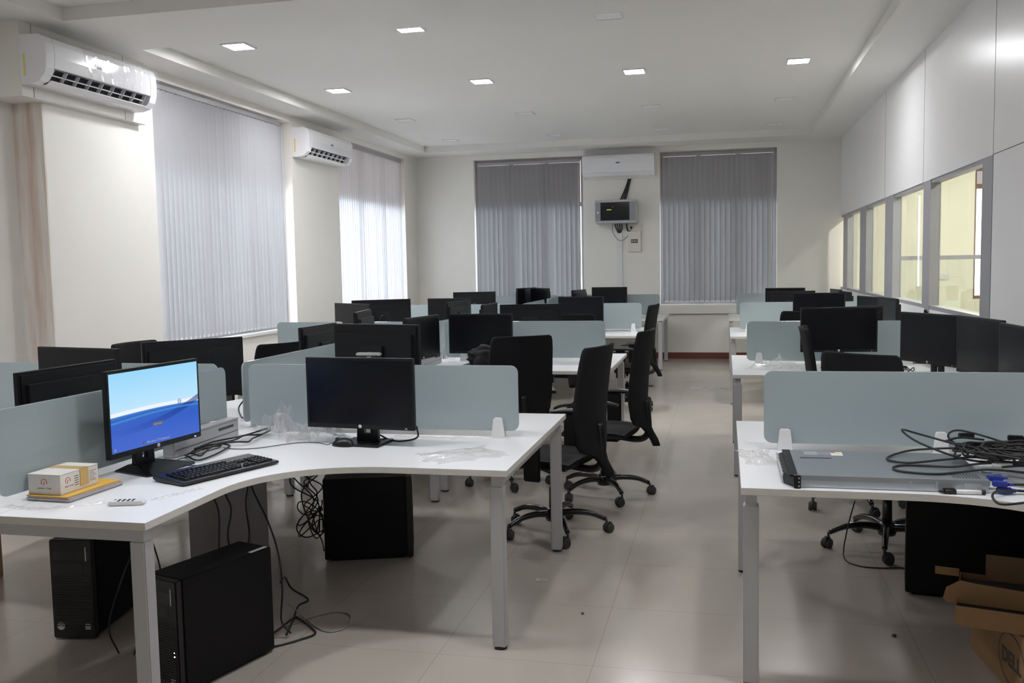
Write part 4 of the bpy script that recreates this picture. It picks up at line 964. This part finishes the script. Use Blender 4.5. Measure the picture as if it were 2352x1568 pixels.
cables('floor_lead', 'black lead looping on the floor around a caster under the right desk', [
    [(.66, 5.02, .30), (.62, 5.0, .14), (.60, 4.94, .02), (.66, 4.86, .005), (.76, 4.84, .005), (.87, 4.86, .005), (.95, 4.80, .005)]], .0035)
# far cable heaps on desks
def heap(label, cx, cy, n, rx, ry, seed, zmax=.03, mat='cable', r=.0036):
    rnd = random.Random(seed); P = []
    for k in range(n):
        a0 = rnd.uniform(0, 6.3); R1, R2 = rx*rnd.uniform(.4, 1), ry*rnd.uniform(.4, 1); ox, oy = rnd.uniform(-.4, .4)*rx, rnd.uniform(-.4, .4)*ry
        P.append([(cx+ox+R1*math.cos(a0+i*.7), cy+oy+R2*math.sin(a0+i*.7), DZ+.004+zmax*rnd.random()) for i in range(8)])
    return cables('cable_heap', label, P, r, mat)
heap('loose black cables between the side-facing monitor and black bags on the second left desk', -2.06, 6.92, 9, .19, .14, 21, .03)
heap('black cables spread behind the near right chair on the desk by the partition', 1.10, 5.58, 12, .13, .30, 22, .03)
heap('black cables at the foot of the camera-facing monitor on the second right desk', 1.12, 7.0, 6, .14, .12, 24, .05)
# dark bags
def lump(name, label, cat, mat, c, sx, sy, sz, seed, part='cloth', amp=.35, f=6):
    t = thing(name, label, cat, c); q = MB(); bm = bmesh.new(); bmesh.ops.create_icosphere(bm, subdivisions=4, radius=1)
    for v in bm.verts:
        p = v.co.copy(); n = noise.fractal(p*f*.35+Vector((seed, seed*2, 0)), 1.0, 2.0, 4); k = 1+amp*n
        v.co = Vector((p.x*sx*k, p.y*sy*k, max(0, (p.z*.5+.5))*sz*2*(.75+.25*k)))
        if p.z < -.45: v.co.z = .001
    q.bm(bm, 0, True); q.build(part, mat, t); return t
lump('cloth_bag', 'crumpled dark cloth bag in front of the dark monitor on second left desk', 'bag', 'cloth', (-1.80, 6.96, DZ), .14, .10, .095, 3, amp=.45)
lump('black_pouch', 'smaller black pouch beside the crumpled bag, nearer the chair', 'bag', 'cloth', (-1.56, 6.96, DZ), .10, .09, .075, 9, amp=.45)

# ------------------------------------------------------------------ clear plastic
def crumple(name, label, c, sx, sy, sz, seed, rz=0, nu=13, nv=10, mat='plastic'):
    t = thing(name, label, 'plastic bag', c, R(rz)); q = MB(); vs = []
    for i in range(nu+1):
        for j in range(nv+1):
            u, v = i/nu*2-1, j/nv*2-1; P = Vector((u*1.7+seed, v*1.5, seed*.7))
            h = abs(noise.noise(P))*1.1+abs(noise.noise(P*2.3))*.6+abs(noise.noise(P*5.1))*.28
            e = max(0, 1-max(abs(u), abs(v))**2.2); w = (1+.25*noise.noise(P*1.3))
            vs.append((u*sx*w+.25*sx*noise.noise(P*1.7+Vector((9,0,0))), v*sy*w+.25*sy*noise.noise(P*1.9+Vector((0,7,0))), .0012+sz*h*(.15+.85*e)*.95))
    q.add(vs, [(i*(nv+1)+j, (i+1)*(nv+1)+j, (i+1)*(nv+1)+j+1, i*(nv+1)+j+1) for i in range(nu) for j in range(nv)]); q.build('crumpled_sheet', mat, t); return t
crumple('plastic_bag', 'crumpled clear plastic bag leaning on the glass screen, left of the dark foreground monitor', (-2.08, 4.07, DZ), .13, .07, .24, 1.9, -30)
crumple('plastic_bag', 'flatter clear plastic wrap touching the foot of the dark foreground monitor', (-1.86, 4.00, DZ), .13, .075, .15, 4.1, 8)
crumple('plastic_bag', 'crumpled clear plastic bag on the second right desk by the aisle', (.40, 7.12, DZ), .22, .10, .115, 2.2, -8)
crumple('plastic_bag', 'flat piece of clear plastic lying on the aisle floor in the distance', (-.20, 11.5, 0), .26, .14, .05, 6.2, 5)
def scrap(label, pts, w, seed, z0=DZ, name='film_scrap'):
    t = thing(name, label, 'plastic film'); P = catmull([(x, y, 0) for x, y in pts], 8); q = MB(); vs = []
    for i, p in enumerate(P):
        d = (P[min(i+1, len(P)-1)]-P[max(i-1, 0)]).normalized(); n = Vector((-d.y, d.x, 0)); ww = w*(.55+abs(noise.noise(Vector((i*.45, seed, 0))))*1.5)
        for k in range(5): f = k/4-.5; h = abs(noise.noise(Vector((i*.6, k*1.3, seed))))*.016; vs.append(p+n*f*ww+Vector((0, 0, z0+.0012+h*(1-abs(f)*1.2))))
    q.add(vs, [(i*5+k, i*5+k+1, i*5+k+6, i*5+k+5) for i in range(len(P)-1) for k in range(4)]); q.build('torn_strip', 'film', t)
scrap('torn strip of protective film along the desk edge in front of the yellow envelope', [(-2.44, 2.70), (-2.36, 2.69), (-2.26, 2.71), (-2.17, 2.76), (-2.10, 2.83)], .03, 1)
scrap('torn film scrap between the remote control and the keyboard', [(-1.98, 2.86), (-1.95, 2.93), (-1.92, 3.0), (-1.90, 3.05)], .035, 2)
crumple('film_scrap', 'torn protective film near the aisle corner of the foreground left desk', (-1.10, 3.78, DZ), .17, .12, .012, 3.3, 40, 30, 22, 'film')
crumple('film_scrap', 'torn film draped over the aisle corner of the foreground right desk', (.13, 3.90, DZ), .065, .15, .016, 5.3, 8, 22, 26, 'film')
scrap('strip of film under the glass screen end of the foreground left desk', [(-1.55, 4.16), (-1.30, 4.15), (-1.10, 4.17), (-.93, 4.2)], .05, 5)

# ------------------------------------------------------------------ small far things
t = thing('water_bottle', 'clear water bottle with green cap on the farthest left desk', 'bottle', (-1.24, 13.78, DZ))
q = MB(); q.lathe([(0, 0), (.032, 0), (.034, .01), (.034, .13), (.030, .15), (.012, .19), (.012, .20), (0, .20)], 18); q.build('bottle_body', 'plastic', t)
q = MB(); q.lathe([(.0331, .002), (.0331, .09), (0, .09)], 18); q.build('water', 'white_pl', t)
q = MB(); q.lathe([(0, .2005), (.015, .2005), (.015, .225), (0, .225)], 14); q.build('cap', 'green', t)
t = thing('paper_cup', 'small white cup near the aisle end of the farthest left desk', 'cup', (-1.00, 13.75, DZ))
q = MB(); q.lathe([(0, 0), (.025, 0), (.035, .08), (.033, .08), (.024, .004), (0, .004)], 16); q.build('cup', 'white', t)
t = thing('webcam', 'grey rounded desk gadget standing left of the second left desk screen', 'gadget', (-2.75, 6.30, DZ), R(20))
q = MB(); q.lathe([(0, 0), (.05, 0), (.05, .012), (.015, .02), (.013, .30), (.03, .33), (.035, .40), (.03, .42), (0, .425)], 18); q.build('body', 'rackgrey', t)
t = thing('usb_hub', 'small grey bar on top of the stand behind the foreground monitor', 'hub', (-1.78, 4.45, DZ))
q = MB(); q.bbox(-.065, .065, -.02, .02, .360, .376, .005); q.bbox(-.01, .01, -.005, .005, .012, .360, .001); q.bbox(-.05, .05, -.04, .04, 0, .012, .003); q.build('body', 'rackgrey', t)
t = thing('wooden_chair', 'pale wooden chair pushed under the desk at the left edge of the photo', 'chair', (-3.85, 3.72, 0), 0)
for x, y in ((-.19, -.26), (.19, -.26), (-.19, .24), (.19, .24)):
    q = MB(); q.bbox(x-.02, x+.02, y-.02, y+.02, 0, .43 if y > 0 else .80, .004); q.build('leg', 'pale_wood', t)
q = MB(); q.bbox(-.22, .22, -.235, .27, .4305, .46, .008); q.build('seat', 'pale_wood', t)
q = MB(); q.bbox(-.168, .168, -.275, -.245, .68, .80, .006); q.build('backrest', 'pale_wood', t)
for i, (x, y) in enumerate(((-.88, 4.37), (.68, 3.96), (-.617, 3.98))):
    lump('litter_scrap', ('scrap of clear wrapper on the floor near the foreground desk leg', 'tiny dark crumb on the floor under the right desk', 'tiny crumb on the floor in front of the aisle')[i], 'litter', ('film', 'ink', 'ink')[i], (x, y, 0), (.03, .009, .006)[i], (.02, .009, .006)[i], (.008, .006, .004)[i], i, 'scrap')
